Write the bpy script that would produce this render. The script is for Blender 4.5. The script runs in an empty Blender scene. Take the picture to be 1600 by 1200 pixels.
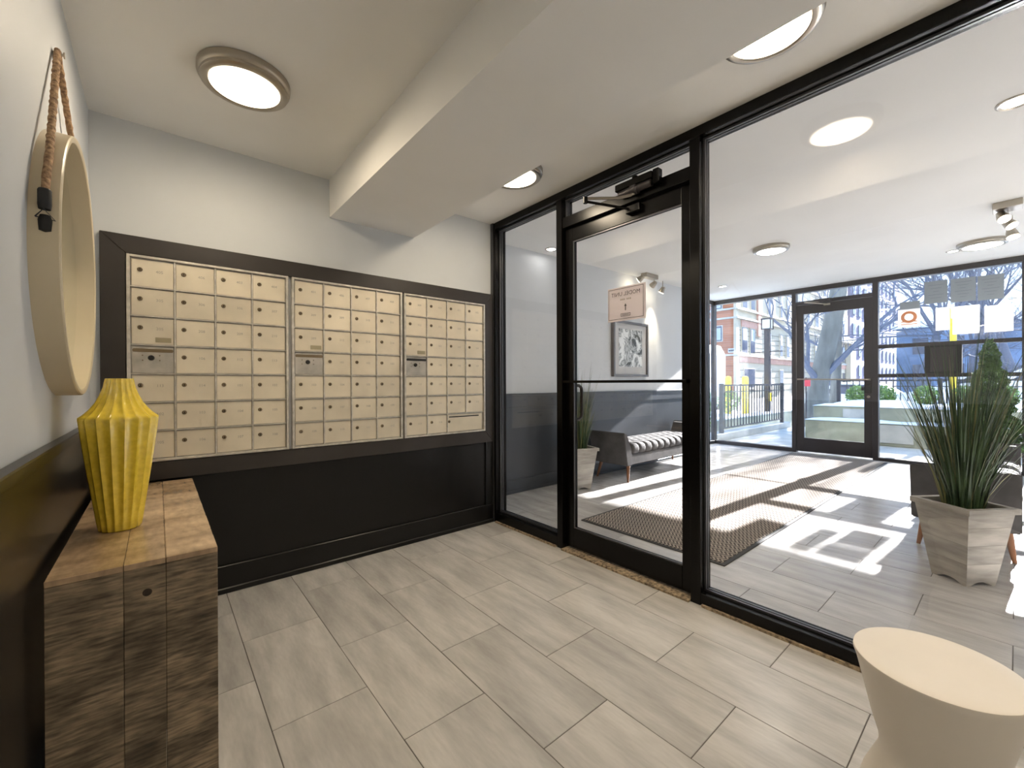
import bpy, bmesh, math, random
from mathutils import Vector, Matrix
random.seed(7)
PI = math.pi
sc = bpy.context.scene
C = sc.collection

# ---------------------------------------------------------------- camera
cam = bpy.data.cameras.new('camera')
cam.sensor_fit = 'HORIZONTAL'; cam.sensor_width = 36.0
cam.lens = 661.035 / 1600 * 36.0
cam.clip_start = 0.02; cam.clip_end = 400
co = bpy.data.objects.new('camera', cam); C.objects.link(co)
yaw, pitch, roll = math.radians(50.0657), math.radians(-0.1539), math.radians(-0.2215)
F = Vector((math.cos(yaw)*math.cos(pitch), math.sin(yaw)*math.cos(pitch), math.sin(pitch)))
R = Vector((math.sin(yaw), -math.cos(yaw), 0)); U = R.cross(F)
R2 = R*math.cos(roll) + U*math.sin(roll); U2 = U*math.cos(roll) - R*math.sin(roll)
M = Matrix((R2, U2, -F)).transposed().to_4x4()
co.matrix_world = Matrix.Translation((0, 0, 1.12)) @ M
sc.camera = co

# ---------------------------------------------------------------- world, sun, exposure
w = bpy.data.worlds.new('sky'); sc.world = w; w.use_nodes = True
nt = w.node_tree; nt.nodes.clear()
out = nt.nodes.new('ShaderNodeOutputWorld'); bg = nt.nodes.new('ShaderNodeBackground')
tc = nt.nodes.new('ShaderNodeTexCoord'); sx = nt.nodes.new('ShaderNodeSeparateXYZ'); cr = nt.nodes.new('ShaderNodeValToRGB')
nt.links.new(tc.outputs['Generated'], sx.inputs[0]); nt.links.new(sx.outputs['Z'], cr.inputs[0])
cr.color_ramp.elements[0].position = 0.0; cr.color_ramp.elements[0].color = (0.66, 0.83, 1.0, 1)
cr.color_ramp.elements[1].position = 0.8; cr.color_ramp.elements[1].color = (0.30, 0.54, 1.0, 1)
nt.links.new(cr.outputs[0], bg.inputs[0]); bg.inputs[1].default_value = 0.72
nt.links.new(bg.outputs[0], out.inputs[0])

sun = bpy.data.lights.new('sun', 'SUN'); sun.energy = 13.5; sun.angle = math.radians(0.6); sun.color = (1.0, 0.98, 0.96)
so = bpy.data.objects.new('sun', sun); C.objects.link(so)
so.rotation_euler = Vector((-1, 0.07, -0.452)).to_track_quat('-Z', 'Y').to_euler()

sc.view_settings.view_transform = 'Standard'; sc.view_settings.look = 'None'
sc.view_settings.exposure = 2.32; sc.view_settings.gamma = 1.0; sc.view_settings.use_curve_mapping = False
sc.cycles.max_bounces = 10; sc.cycles.transparent_max_bounces = 24; sc.cycles.diffuse_bounces = 6
LAMP = 13.0            # emission of the flush lamps' diffusers

# ---------------------------------------------------------------- materials
def mat(name, col, rough=0.5, metal=0.0, spec=0.5, nscale=None, namt=0.1, stretch=(1, 1, 1), bump=0.0, bscale=None,
        rnd=0.0, coat=0.0, col2=None, coords='Object', detail=4, fine=None, fstretch=(1, 1, 1), famt=0.5, tight=None):
    m = bpy.data.materials.new(name); m.use_nodes = True
    t = m.node_tree; b = t.nodes['Principled BSDF']
    b.inputs['Base Color'].default_value = (*col, 1); b.inputs['Roughness'].default_value = rough
    b.inputs['Metallic'].default_value = metal; b.inputs['Specular IOR Level'].default_value = spec
    if coat: b.inputs['Coat Weight'].default_value = coat; b.inputs['Coat Roughness'].default_value = 0.15
    src = None
    if nscale:
        tc = t.nodes.new('ShaderNodeTexCoord'); mp = t.nodes.new('ShaderNodeMapping'); mp.inputs['Scale'].default_value = stretch
        n = t.nodes.new('ShaderNodeTexNoise'); n.inputs['Scale'].default_value = nscale; n.inputs['Detail'].default_value = detail
        t.links.new(tc.outputs[coords], mp.inputs[0]); 
        if rnd:
            oi = t.nodes.new('ShaderNodeObjectInfo'); ad = t.nodes.new('ShaderNodeVectorMath'); ad.operation = 'MULTIPLY_ADD'
            ad.inputs[1].default_value = (37, 21, 13)
            cx = t.nodes.new('ShaderNodeCombineXYZ')
            for i in range(3): t.links.new(oi.outputs['Random'], cx.inputs[i])
            t.links.new(cx.outputs[0], ad.inputs[0]); t.links.new(mp.outputs[0], ad.inputs[2]); t.links.new(ad.outputs[0], n.inputs['Vector'])
        else: t.links.new(mp.outputs[0], n.inputs['Vector'])
        r = t.nodes.new('ShaderNodeValToRGB'); r.color_ramp.elements[0].position = 0.32; r.color_ramp.elements[1].position = 0.68
        c2 = col2 if col2 else tuple(max(0, c*(1-namt*2)) for c in col)
        r.color_ramp.elements[0].color = (*c2, 1); r.color_ramp.elements[1].color = (*[min(1, c*(1+namt)) for c in col], 1)
        t.links.new(n.outputs['Fac'], r.inputs[0]); src = r.outputs[0]
        if fine:
            m2 = t.nodes.new('ShaderNodeMapping'); m2.inputs['Scale'].default_value = fstretch; t.links.new(tc.outputs[coords], m2.inputs[0])
            n3 = t.nodes.new('ShaderNodeTexNoise'); n3.inputs['Scale'].default_value = fine; n3.inputs['Detail'].default_value = 6; t.links.new(m2.outputs[0], n3.inputs['Vector'])
            mr2 = t.nodes.new('ShaderNodeMapRange'); mr2.inputs['From Min'].default_value = 0.3; mr2.inputs['From Max'].default_value = 0.7; mr2.inputs['To Min'].default_value = 1-famt; mr2.inputs['To Max'].default_value = 1.0
            t.links.new(n3.outputs['Fac'], mr2.inputs['Value']); mm = t.nodes.new('ShaderNodeMix'); mm.data_type = 'RGBA'; mm.blend_type = 'MULTIPLY'; mm.inputs['Factor'].default_value = 1.0
            t.links.new(src, mm.inputs['A']); t.links.new(mr2.outputs[0], mm.inputs['B']); src = mm.outputs['Result']
        if bump:
            bn = t.nodes.new('ShaderNodeBump'); bn.inputs['Strength'].default_value = bump; bn.inputs['Distance'].default_value = 0.01
            if bscale:
                n2 = t.nodes.new('ShaderNodeTexNoise'); n2.inputs['Scale'].default_value = bscale; t.links.new(mp.outputs[0], n2.inputs['Vector'])
                t.links.new(n2.outputs['Fac'], bn.inputs['Height'])
            else: t.links.new(n.outputs['Fac'], bn.inputs['Height'])
            t.links.new(bn.outputs[0], b.inputs['Normal'])
    if rnd:
        oi = t.nodes.new('ShaderNodeObjectInfo'); mr = t.nodes.new('ShaderNodeMapRange')
        mr.inputs['To Min'].default_value = 1-rnd; mr.inputs['To Max'].default_value = 1+rnd
        hs = t.nodes.new('ShaderNodeHueSaturation'); t.links.new(oi.outputs['Random'], mr.inputs['Value']); t.links.new(mr.outputs[0], hs.inputs['Value'])
        if src: t.links.new(src, hs.inputs['Color'])
        else: hs.inputs['Color'].default_value = (*col, 1)
        src = hs.outputs[0]
    if src: t.links.new(src, b.inputs['Base Color'])
    return m

def emit(name, col, s):
    m = bpy.data.materials.new(name); m.use_nodes = True; b = m.node_tree.nodes['Principled BSDF']
    b.inputs['Base Color'].default_value = (*col, 1)
    b.inputs['Emission Color'].default_value = (*col, 1); b.inputs['Emission Strength'].default_value = s
    return m

def glass(name, tint=(0.985, 0.985, 0.99)):
    m = bpy.data.materials.new(name); m.use_nodes = True; t = m.node_tree; t.nodes.clear()
    o = t.nodes.new('ShaderNodeOutputMaterial'); mx = t.nodes.new('ShaderNodeMixShader'); ge = t.nodes.new('ShaderNodeNewGeometry')
    dt = t.nodes.new('ShaderNodeVectorMath'); dt.operation = 'DOT_PRODUCT'; t.links.new(ge.outputs['Incoming'], dt.inputs[0]); t.links.new(ge.outputs['Normal'], dt.inputs[1])
    def mth(op, x, y=None):
        n = t.nodes.new('ShaderNodeMath'); n.operation = op
        for i, v in enumerate((x, y)):
            if v is None: continue
            if isinstance(v, (int, float)): n.inputs[i].default_value = v
            else: t.links.new(v, n.inputs[i])
        return n.outputs[0]
    # Schlick reflectance, the same from either side of the sheet
    fr = mth('ADD', mth('MULTIPLY', mth('POWER', mth('SUBTRACT', 1.0, mth('ABSOLUTE', dt.outputs['Value'])), 5.0), 0.96), 0.04)
    a = t.nodes.new('ShaderNodeBsdfTransparent'); a.inputs[0].default_value = (*tint, 1)
    g = t.nodes.new('ShaderNodeBsdfGlossy'); g.inputs['Roughness'].default_value = 0.0
    t.links.new(fr, mx.inputs[0]); t.links.new(a.outputs[0], mx.inputs[1]); t.links.new(g.outputs[0], mx.inputs[2])
    t.links.new(mx.outputs[0], o.inputs[0]); return m

m_paint = mat('blue_grey_wall_paint', (0.60, 0.62, 0.635), 0.55, nscale=2.0, namt=0.02)
m_ceil = mat('off_white_ceiling_paint', (0.80, 0.79, 0.76), 0.7, nscale=1.5, namt=0.02)
m_wain = mat('charcoal_wainscot_paint', (0.005, 0.0045, 0.0042), 0.30, spec=0.35, nscale=6, namt=0.1)
m_wain2 = mat('glare_lightened_wainscot_paint', (0.050, 0.056, 0.066), 0.38, nscale=6, namt=0.05)  # same charcoal paint, lightened to put sun and glare into its colour
m_surr = mat('dark_brown_surround_paint', (0.030, 0.024, 0.020), 0.4, nscale=6, namt=0.1)
m_black = mat('black_anodised_aluminium', (0.0025, 0.0022, 0.0022), 0.26, spec=0.22)
m_gasket = mat('grey_glazing_channel', (0.10, 0.10, 0.105), 0.3, metal=0.7)
m_greyed = mat('flare_greyed_aluminium', (0.045, 0.040, 0.042), 0.4, metal=0.3)  # storefront black metal, greyed by flare put into the colour
m_glass = glass('clear_glass')
m_mail = mat('champagne_anodised_aluminium', (0.72, 0.64, 0.50), 0.40, metal=0.3, nscale=5, namt=0.06, rnd=0.05, bump=0.02, bscale=60)
m_mailf = mat('worn_aluminium_frame', (0.62, 0.58, 0.51), 0.4, metal=0.6, nscale=30, namt=0.12)
m_maild = mat('bare_aluminium_panel', (0.48, 0.45, 0.40), 0.4, metal=0.6, nscale=14, namt=0.12)
m_lock = mat('aged_brass_lock', (0.20, 0.15, 0.09), 0.35, metal=0.8)
m_dark = mat('black_opening', (0.004, 0.004, 0.004), 0.6)
m_ink = mat('faint_engraving', (0.36, 0.32, 0.26), 0.6)
m_plate = mat('engraved_plate', (0.36, 0.31, 0.20), 0.4, metal=0.6)
m_nick = mat('brushed_nickel', (0.42, 0.38, 0.32), 0.28, metal=1.0)
m_white = mat('white_enamel', (0.75, 0.74, 0.70), 0.4)
m_lens = emit('warm_lamp_diffuser', (1.0, 0.84, 0.62), LAMP)
def warm_edge(m, s, edge):
    t = m.node_tree; b = t.nodes['Principled BSDF']; tc = t.nodes.new('ShaderNodeTexCoord'); ln = t.nodes.new('ShaderNodeVectorMath'); ln.operation = 'LENGTH'
    mp = t.nodes.new('ShaderNodeMapping'); mp.inputs['Scale'].default_value = (1, 1, 0); t.links.new(tc.outputs['Object'], mp.inputs[0]); t.links.new(mp.outputs[0], ln.inputs[0])
    r = t.nodes.new('ShaderNodeMapRange'); r.inputs['From Min'].default_value = 0.085; r.inputs['From Max'].default_value = 0.126; r.inputs['To Min'].default_value = s; r.inputs['To Max'].default_value = edge
    t.links.new(ln.outputs['Value'], r.inputs['Value']); t.links.new(r.outputs[0], b.inputs['Emission Strength'])
warm_edge(m_lens, LAMP*1.25, 0.28)
m_lens2 = emit('vestibule_lamp_diffuser', (1.0, 0.97, 0.92), 7.0)
m_spot = emit('spot_bulb', (1.0, 0.86, 0.62), 6.0)
m_tile = mat('grey_beige_plank_tile', (0.57, 0.55, 0.525), 0.26, nscale=3.2, col2=(0.42, 0.405, 0.385), namt=0.05, stretch=(4.5, 0.8, 1), rnd=0.06, detail=6, fine=40, fstretch=(2.5, 0.5, 1), famt=0.10)
m_grout = mat('dark_grout', (0.10, 0.09, 0.08), 0.9)
m_vase = mat('glazed_yellow_ceramic', (0.86, 0.64, 0.06), 0.14, nscale=60, col2=(0.74, 0.53, 0.04), namt=0.03, coat=0.6, bump=0.03)
m_ctop = mat('tan_lacquered_reclaimed_wood', (0.62, 0.44, 0.27), 0.25, nscale=4, col2=(0.36, 0.24, 0.14), namt=0.1, stretch=(1, 2.5, 1), rnd=0.10, coat=0.5, detail=8, fine=28, fstretch=(2, 0.7, 1), famt=0.35)
m_cside = mat('rough_sawn_grey_brown_wood', (0.36, 0.27, 0.17), 0.6, nscale=7, col2=(0.11, 0.08, 0.05), namt=0.15, fine=16, fstretch=(1.2, 1, 9), famt=0.75, stretch=(1.2, 1, 1.6), rnd=0.25, bump=0.15, detail=9)
m_knot = mat('dark_wood_knot', (0.03, 0.018, 0.01), 0.7)
m_mframe = mat('cream_lacquered_wood', (0.60, 0.51, 0.35), 0.35, nscale=3, namt=0.04)
m_mirror = mat('mirror_silvering', (0.85, 0.88, 0.86), 0.02, metal=1.0)
m_rope = mat('jute_rope', (0.42, 0.27, 0.15), 0.9, nscale=90, col2=(0.16, 0.09, 0.05), namt=0.2, bump=0.6)
m_stool = mat('matt_cream_ceramic', (0.78, 0.72, 0.64), 0.45, nscale=5, namt=0.02)
m_mat = bpy.data.materials.new('herringbone_weave'); m_mat.use_nodes = True
def herring():
    t = m_mat.node_tree; b = t.nodes['Principled BSDF']; b.inputs['Roughness'].default_value = 0.95
    tc = t.nodes.new('ShaderNodeTexCoord'); s = t.nodes.new('ShaderNodeSeparateXYZ'); t.links.new(tc.outputs['Object'], s.inputs[0])
    def mth(op, a, b_=None, c=None):
        n = t.nodes.new('ShaderNodeMath'); n.operation = op
        for i, v in enumerate((a, b_, c)):
            if v is None: continue
            if isinstance(v, (int, float)): n.inputs[i].default_value = v
            else: t.links.new(v, n.inputs[i])
        return n.outputs[0]
    pp = mth('PINGPONG', s.outputs['X'], 0.034)
    v = mth('ADD', s.outputs['Y'], mth('MULTIPLY', pp, 0.8))
    st = mth('GREATER_THAN', mth('FRACT', mth('DIVIDE', v, 0.027)), 0.48)
    no = t.nodes.new('ShaderNodeTexNoise'); no.inputs['Scale'].default_value = 180
    st2 = mth('MULTIPLY', st, mth('ADD', no.outputs['Fac'], 0.35))
    r = t.nodes.new('ShaderNodeValToRGB'); r.color_ramp.elements[0].color = (0.055, 0.042, 0.035, 1); r.color_ramp.elements[1].color = (0.42, 0.36, 0.30, 1)
    t.links.new(st2, r.inputs[0]); t.links.new(r.outputs[0], b.inputs['Base Color'])
herring()
m_rubber = mat('black_rubber_edging', (0.02, 0.02, 0.02), 0.7)
m_sofa = mat('grey_velvet_upholstery', (0.10, 0.095, 0.095), 0.85, nscale=7, namt=0.15)
m_walnut = mat('walnut_leg_wood', (0.26, 0.11, 0.05), 0.4, nscale=8, namt=0.2, stretch=(1, 1, 0.2))
m_planter = mat('whitewashed_planter_wood', (0.46, 0.43, 0.385), 0.7, nscale=5, col2=(0.27, 0.25, 0.22), namt=0.1, stretch=(1, 1, 5), rnd=0.08, bump=0.1, detail=8)
m_soil = mat('dark_potting_moss', (0.03, 0.022, 0.015), 0.95, nscale=40, namt=0.4)
m_grass = mat('grass_blade_green', (0.055, 0.10, 0.035), 0.5, nscale=8, col2=(0.02, 0.045, 0.02), namt=0.25)
m_grass2 = mat('dry_tipped_blade', (0.20, 0.20, 0.08), 0.5)
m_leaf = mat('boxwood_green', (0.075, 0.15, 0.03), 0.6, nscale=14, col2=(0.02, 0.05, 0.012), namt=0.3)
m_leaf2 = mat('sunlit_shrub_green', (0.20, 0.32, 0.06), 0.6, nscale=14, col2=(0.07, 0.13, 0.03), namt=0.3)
m_paper = mat('white_paper', (0.80, 0.80, 0.80), 0.8)
m_pgrey = mat('grey_paper_back', (0.30, 0.34, 0.37), 0.8)
m_pink = mat('pale_pink_sign_paper', (0.86, 0.79, 0.77), 0.8)
def translucent(m, amt):
    t = m.node_tree; b = t.nodes['Principled BSDF']; o = t.nodes['Material Output']; mx = t.nodes.new('ShaderNodeMixShader'); tr = t.nodes.new('ShaderNodeBsdfTranslucent')
    tr.inputs[0].default_value = b.inputs['Base Color'].default_value; mx.inputs[0].default_value = amt
    t.links.new(b.outputs[0], mx.inputs[1]); t.links.new(tr.outputs[0], mx.inputs[2]); t.links.new(mx.outputs[0], o.inputs['Surface'])
translucent(m_paper, 0.4); translucent(m_pink, 0.55)
m_signt = mat('grey_sign_print', (0.10, 0.09, 0.085), 0.8)
m_orange = mat('orange_print', (0.75, 0.30, 0.14), 0.8)
m_yell = mat('yellow_plastic_guard', (0.85, 0.62, 0.04), 0.5)
m_pframe = mat('pewter_picture_frame', (0.16, 0.15, 0.145), 0.4, metal=0.6)
m_grit = mat('worn_threshold_mortar', (0.40, 0.31, 0.20), 0.9, nscale=60, col2=(0.10, 0.075, 0.05), namt=0.2, bump=0.5)
m_snow = mat('snow', (0.86, 0.89, 0.93), 0.8, nscale=1.2, namt=0.02, bump=0.3)
m_conc = mat('pale_concrete', (0.52, 0.51, 0.46), 0.85, nscale=3, namt=0.1)
m_conc2 = mat('mossy_concrete', (0.42, 0.42, 0.30), 0.85, nscale=1.6, col2=(0.26, 0.26, 0.19), namt=0.1)
m_asph = mat('wet_asphalt', (0.07, 0.075, 0.09), 0.6, nscale=0.6, namt=0.15)
m_iron = mat('black_iron_paint', (0.03, 0.03, 0.035), 0.5)
m_bark = mat('grey_green_bark', (0.15, 0.155, 0.14), 0.9, nscale=5, namt=0.2, stretch=(1, 1, 0.3))
m_twig = mat('bluish_bare_twigs', (0.10, 0.12, 0.165), 0.9)
m_brick = mat('orange_brick', (0.50, 0.24, 0.15), 0.9)
def bricks(m, c1, c2, mo, scale):
    t = m.node_tree; b = t.nodes['Principled BSDF']; br = t.nodes.new('ShaderNodeTexBrick')
    br.inputs['Color1'].default_value = (*c1, 1); br.inputs['Color2'].default_value = (*c2, 1); br.inputs['Mortar'].default_value = (*mo, 1)
    br.inputs['Scale'].default_value = scale
    tc = t.nodes.new('ShaderNodeTexCoord'); mp = t.nodes.new('ShaderNodeMapping'); mp.inputs['Rotation'].default_value = (PI/2, 0, PI/2)
    t.links.new(tc.outputs['Object'], mp.inputs[0]); t.links.new(mp.outputs[0], br.inputs[0]); t.links.new(br.outputs[0], b.inputs['Base Color'])
bricks(m_brick, (0.50, 0.19, 0.09), (0.38, 0.13, 0.06), (0.40, 0.28, 0.20), 2.2)
m_cream = mat('cream_limestone', (0.56, 0.50, 0.38), 0.85, nscale=0.7, namt=0.06)
m_pinkb = mat('salmon_band_brick', (0.62, 0.36, 0.27), 0.85, nscale=3, namt=0.1)
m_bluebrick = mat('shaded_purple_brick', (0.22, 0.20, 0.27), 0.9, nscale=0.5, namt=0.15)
m_pane = mat('dark_window_glass', (0.07, 0.08, 0.12), 0.12)
m_blind = mat('pale_window_blind', (0.45, 0.50, 0.58), 0.6)
m_car = mat('white_car_paint', (0.75, 0.77, 0.80), 0.25, coat=0.5)
m_tyre = mat('black_tyre', (0.02, 0.02, 0.02), 0.8)
m_red = mat('red_paint', (0.55, 0.04, 0.06), 0.5)

# ---------------------------------------------------------------- helpers
def tag(o, label=None, cat=None, group=None, kind=None):
    if label: o['label'] = label
    if cat: o['category'] = cat
    if group: o['group'] = group
    if kind: o['kind'] = kind
    return o
def thing(name, label, cat, loc=(0, 0, 0), group=None, rz=0):
    o = bpy.data.objects.new(name, None); C.objects.link(o); o.location = loc; o.rotation_euler = (0, 0, rz); o.empty_display_size = 0.05
    return tag(o, label, cat, group)
class MB:
    """collects shapes into one mesh"""
    def __init__(s): s.v = []; s.f = []; s.mi = []
    def add(s, v, f, mi=0):
        n = len(s.v); s.v += [tuple(p) for p in v]; s.f += [tuple(i+n for i in q) for q in f]; s.mi += [mi]*len(f); return s
    def box(s, x0, x1, y0, y1, z0, z1, mi=0):
        v = [(x, y, z) for x in (x0, x1) for y in (y0, y1) for z in (z0, z1)]
        return s.add(v, [(0, 1, 3, 2), (4, 6, 7, 5), (0, 4, 5, 1), (2, 3, 7, 6), (0, 2, 6, 4), (1, 5, 7, 3)], mi)
    def prism(s, poly, axis, a, b, mi=0):
        n = len(poly)
        def P(p, t):
            return {0: (t, p[0], p[1]), 1: (p[0], t, p[1]), 2: (p[0], p[1], t)}[axis]
        v = [P(p, a) for p in poly] + [P(p, b) for p in poly]
        f = [tuple(range(n-1, -1, -1)), tuple(range(n, 2*n))] + [(i, (i+1) % n, n+(i+1) % n, n+i) for i in range(n)]
        return s.add(v, f, mi)
    def lathe(s, prof, c=(0, 0, 0), n=32, mi=0, flute=None, ax='z', caps=True):
        v = []; f = []
        for k, (r, z) in enumerate(prof):
            for i in range(n):
                a = 2*PI*i/n; rr = r*(flute(a, k) if flute else 1)
                p = (rr*math.cos(a), rr*math.sin(a), z)
                if ax == 'x': p = (z, p[0], p[1])
                if ax == 'y': p = (p[0], z, p[1])
                v.append((c[0]+p[0], c[1]+p[1], c[2]+p[2]))
        for k in range(len(prof)-1):
            for i in range(n):
                j = (i+1) % n; f.append((k*n+i, k*n+j, (k+1)*n+j, (k+1)*n+i))
        if caps and prof[0][0] > 1e-6: f.append(tuple(range(n-1, -1, -1)))
        if caps and prof[-1][0] > 1e-6: f.append(tuple((len(prof)-1)*n+i for i in range(n)))
        return s.add(v, f, mi)
    def tube(s, pts, rad, n=8, mi=0, cap=True):
        pts = [Vector(p) for p in pts]; v = []; f = []; m = len(pts)
        if isinstance(rad, (int, float)): rad = [rad]*m
        t0 = (pts[1]-pts[0]).normalized(); up = Vector((0, 0, 1)) if abs(t0.z) < 0.9 else Vector((1, 0, 0))
        a = t0.cross(up).normalized()
        for k in range(m):
            t = (pts[min(k+1, m-1)]-pts[max(k-1, 0)]).normalized()
            a = (a - t*a.dot(t)).normalized(); b = t.cross(a)
            for i in range(n):
                g = 2*PI*i/n; v.append(pts[k]+(a*math.cos(g)+b*math.sin(g))*rad[k])
        for k in range(m-1):
            for i in range(n):
                j = (i+1) % n; f.append((k*n+i, k*n+j, (k+1)*n+j, (k+1)*n+i))
        if cap: f += [tuple(range(n-1, -1, -1)), tuple((m-1)*n+i for i in range(n))]
        return s.add(v, f, mi)
    def obj(s, name, mats, parent=None, bevel=0.0, smooth=None, off=None, kind=None, label=None, seg=1):
        """verts are in world coordinates; off = origin to subtract (defaults to the parent's location chain)"""
        me = bpy.data.meshes.new(name)
        if off is None:
            off = Vector((0, 0, 0)); p = parent
            while p: off += p.location; p = p.parent
        off = Vector(off)
        me.from_pydata([tuple(Vector(p)-off) for p in s.v], [], s.f)
        if bevel or True:
            bm = bmesh.new(); bm.from_mesh(me)
            if len(bm.faces) < 60000: bmesh.ops.recalc_face_normals(bm, faces=bm.faces)
            if bevel: bmesh.ops.bevel(bm, geom=bm.edges[:], offset=bevel, segments=seg, affect='EDGES', clamp_overlap=True)
            bm.to_mesh(me); bm.free()
        if not isinstance(mats, (list, tuple)): mats = [mats]
        for m in mats: me.materials.append(m)
        if len(mats) > 1 and not bevel:
            for p, mi in zip(me.polygons, s.mi): p.material_index = mi
        if smooth:
            for p in me.polygons: p.use_smooth = True
            me.set_sharp_from_angle(angle=math.radians(smooth))
        o = bpy.data.objects.new(name, me); C.objects.link(o)
        if parent: o.parent = parent
        if kind: o['kind'] = kind
        if label: o['label'] = label
        return o
def BX(name, x0, x1, y0, y1, z0, z1, m, parent=None, bevel=0.0, **k):
    return MB().box(x0, x1, y0, y1, z0, z1).obj(name, m, parent, bevel, **k)
def ST(name, *a, **k):
    o = BX(name, *a, **k); o['kind'] = 'structure'; return o
def dup(o, parent=None, loc=None):
    c = o.copy(); C.objects.link(c)
    if parent is not None: c.parent = parent
    if loc is not None: c.location = loc
    for ch in list(o.children): dup(ch, c)
    return c
def text(s, name, mt, parent, size, origin, xdir, ydir, align='CENTER', off=(0, 0, 0), ext=0.0002):
    cu = bpy.data.curves.new(name, 'FONT'); cu.body = s; cu.size = size; cu.align_x = align; cu.align_y = 'CENTER'; cu.extrude = ext; cu.resolution_u = 2
    t = bpy.data.objects.new('tmp', cu); C.objects.link(t)
    dg = bpy.context.evaluated_depsgraph_get(); me = bpy.data.meshes.new_from_object(t.evaluated_get(dg))
    bpy.data.objects.remove(t)
    xd = Vector(xdir); yd = Vector(ydir); o0 = Vector(origin)-Vector(off)
    zd = xd.cross(yd)
    for v in me.vertices: v.co = o0 + xd*v.co.x + yd*v.co.y + zd*v.co.z
    me.materials.clear(); me.materials.append(mt)
    o = bpy.data.objects.new(name, me); C.objects.link(o)
    if parent: o.parent = parent
    return o

# ---------------------------------------------------------------- dimensions
XL, YW, XP = -0.24, 2.741, 2.08        # left wall face, mailbox wall face, partition front face
XPB = 2.19                              # partition back face
YV = 3.30                               # vestibule left wall face
XS = 7.80                               # storefront inner face
YB = -1.7                               # back wall
HC, HC2, HV0, HV1 = 2.385, 2.405, 2.50, 2.60

# ---------------------------------------------------------------- floor with tiles
floor = ST('floor', XL-0.1, 7.97, YB-0.1, YV+0.4, -0.12, -0.0015, m_grout)
PX, PY = 0.3118, 0.6125
tile_me = MB().box(-PX/2+0.0014, PX/2-0.0014, -PY/2+0.0014, PY/2-0.0014, -0.01, 0.0).obj('tile', m_tile, floor, bevel=0.0011)
tile_me.location = (0.588+PX/2, 0.931+PY/2+PY/2, 0)
col = -2
while True:
    x0 = 0.277+PX*col
    if x0 > 7.95: break
    offy = 0.931 + (0 if col % 2 == 0 else PY/2) + (PY/2 if col % 2 == 0 else 0)*0
    # columns A, C, E share joints; B, D, F are shifted by half a tile
    base = 0.931 if col % 2 == 0 else 0.931+PY/2
    k0 = math.floor((YB-base)/PY)
    for k in range(k0, 9):
        ya = base+PY*k; yb = ya+PY; xa, xb = x0, x0+PX
        ymax = YW if xb < XP else (YV if xb < 7.0 else 3.62)
        if xb < XL or ya > ymax or (abs(xa-0.588) < 0.01 and k == 0): continue
        cx0, cx1, cy0, cy1 = max(xa, XL), min(xb, 7.93), max(ya, YB), min(yb, ymax)
        if cx1-cx0 < 0.01 or cy1-cy0 < 0.01: continue
        if cx1-cx0 > PX-1e-4 and cy1-cy0 > PY-1e-4:
            o = tile_me.copy(); C.objects.link(o); o.location = ((xa+xb)/2, (ya+yb)/2, 0)
        else:
            mx, my = (cx0+cx1)/2, (cy0+cy1)/2
            o = MB().box(cx0+.0014, cx1-.0014, cy0+.0014, cy1-.0014, -0.01, 0).obj('tile', m_tile, floor, bevel=0.0011, off=(mx, my, 0)); o.location = (mx, my, 0)
    col += 1

# ---------------------------------------------------------------- room shell
ST('wall_left', XL-0.12, XL, YB, YW+0.12, 0, HC+0.05, m_paint)
ST('wall_mailbox', XL-0.12, XPB-0.02, YW+0.0001, YW+0.12, 0, HC2+0.2, m_paint)
ST('wall_back', XL-0.12, XPB, YB-0.12, YB, 0, HC2+0.1, m_paint)
ST('ceiling', XL-0.12, 1.10, YB-0.1, YW+0.1, HC, HC+0.12, m_ceil)
ST('ceiling', 1.10, XPB, YB-0.1, YW+0.1, HC2, HC2+0.16, m_ceil)
ST('ceiling_beam', 0.822, 1.394, YB, YW, 2.150, HC2+0.01, m_ceil)
# vestibule shell
ST('wall_return', XPB-0.02, XPB+0.001, YW, YV+0.02, 0, 2.6, m_paint)
ST('wall_vestibule_left', XPB-0.05, 7.0, YV, YV+0.14, 0, 2.9, m_paint)
ST('wall_vestibule_right', XPB, 7.9, YB-0.12, YB, 0, 2.9, m_paint)
o = MB().prism([(XPB-0.06, HV0), (7.97, HV1), (7.97, 2.95), (XPB-0.06, 2.95)], 1, YB-0.1, 3.76).obj('ceiling_vestibule', m_ceil); o['kind'] = 'structure'
ST('wall_header', XP+0.03, XPB-0.01, YB, YW+0.02, HC2+0.0, 2.75, m_ceil)

# wainscot, left wall
wl = ST('wainscot_left', XL, XL+0.012, YB, YW-0.014, 0, 0.925, m_wain)
ST('trim_1', XL, XL+0.030, YB, YW-0.001, 0.925, 0.955, m_wain, bevel=0.003)
BX('top_rail', XL+0.012, XL+0.022, YB, YW-0.016, 0.82, 0.925, m_wain, wl, bevel=0.002)
for yy in (-0.9, 0.1, 2.62):
    BX('stile', XL+0.012, XL+0.022, yy, yy+0.09, 0.144, 0.82, m_wain, wl, bevel=0.002)
ST('baseboard_left', XL+0.012, XL+0.026, YB, YW-0.028, 0, 0.144, m_wain, bevel=0.003)
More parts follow.
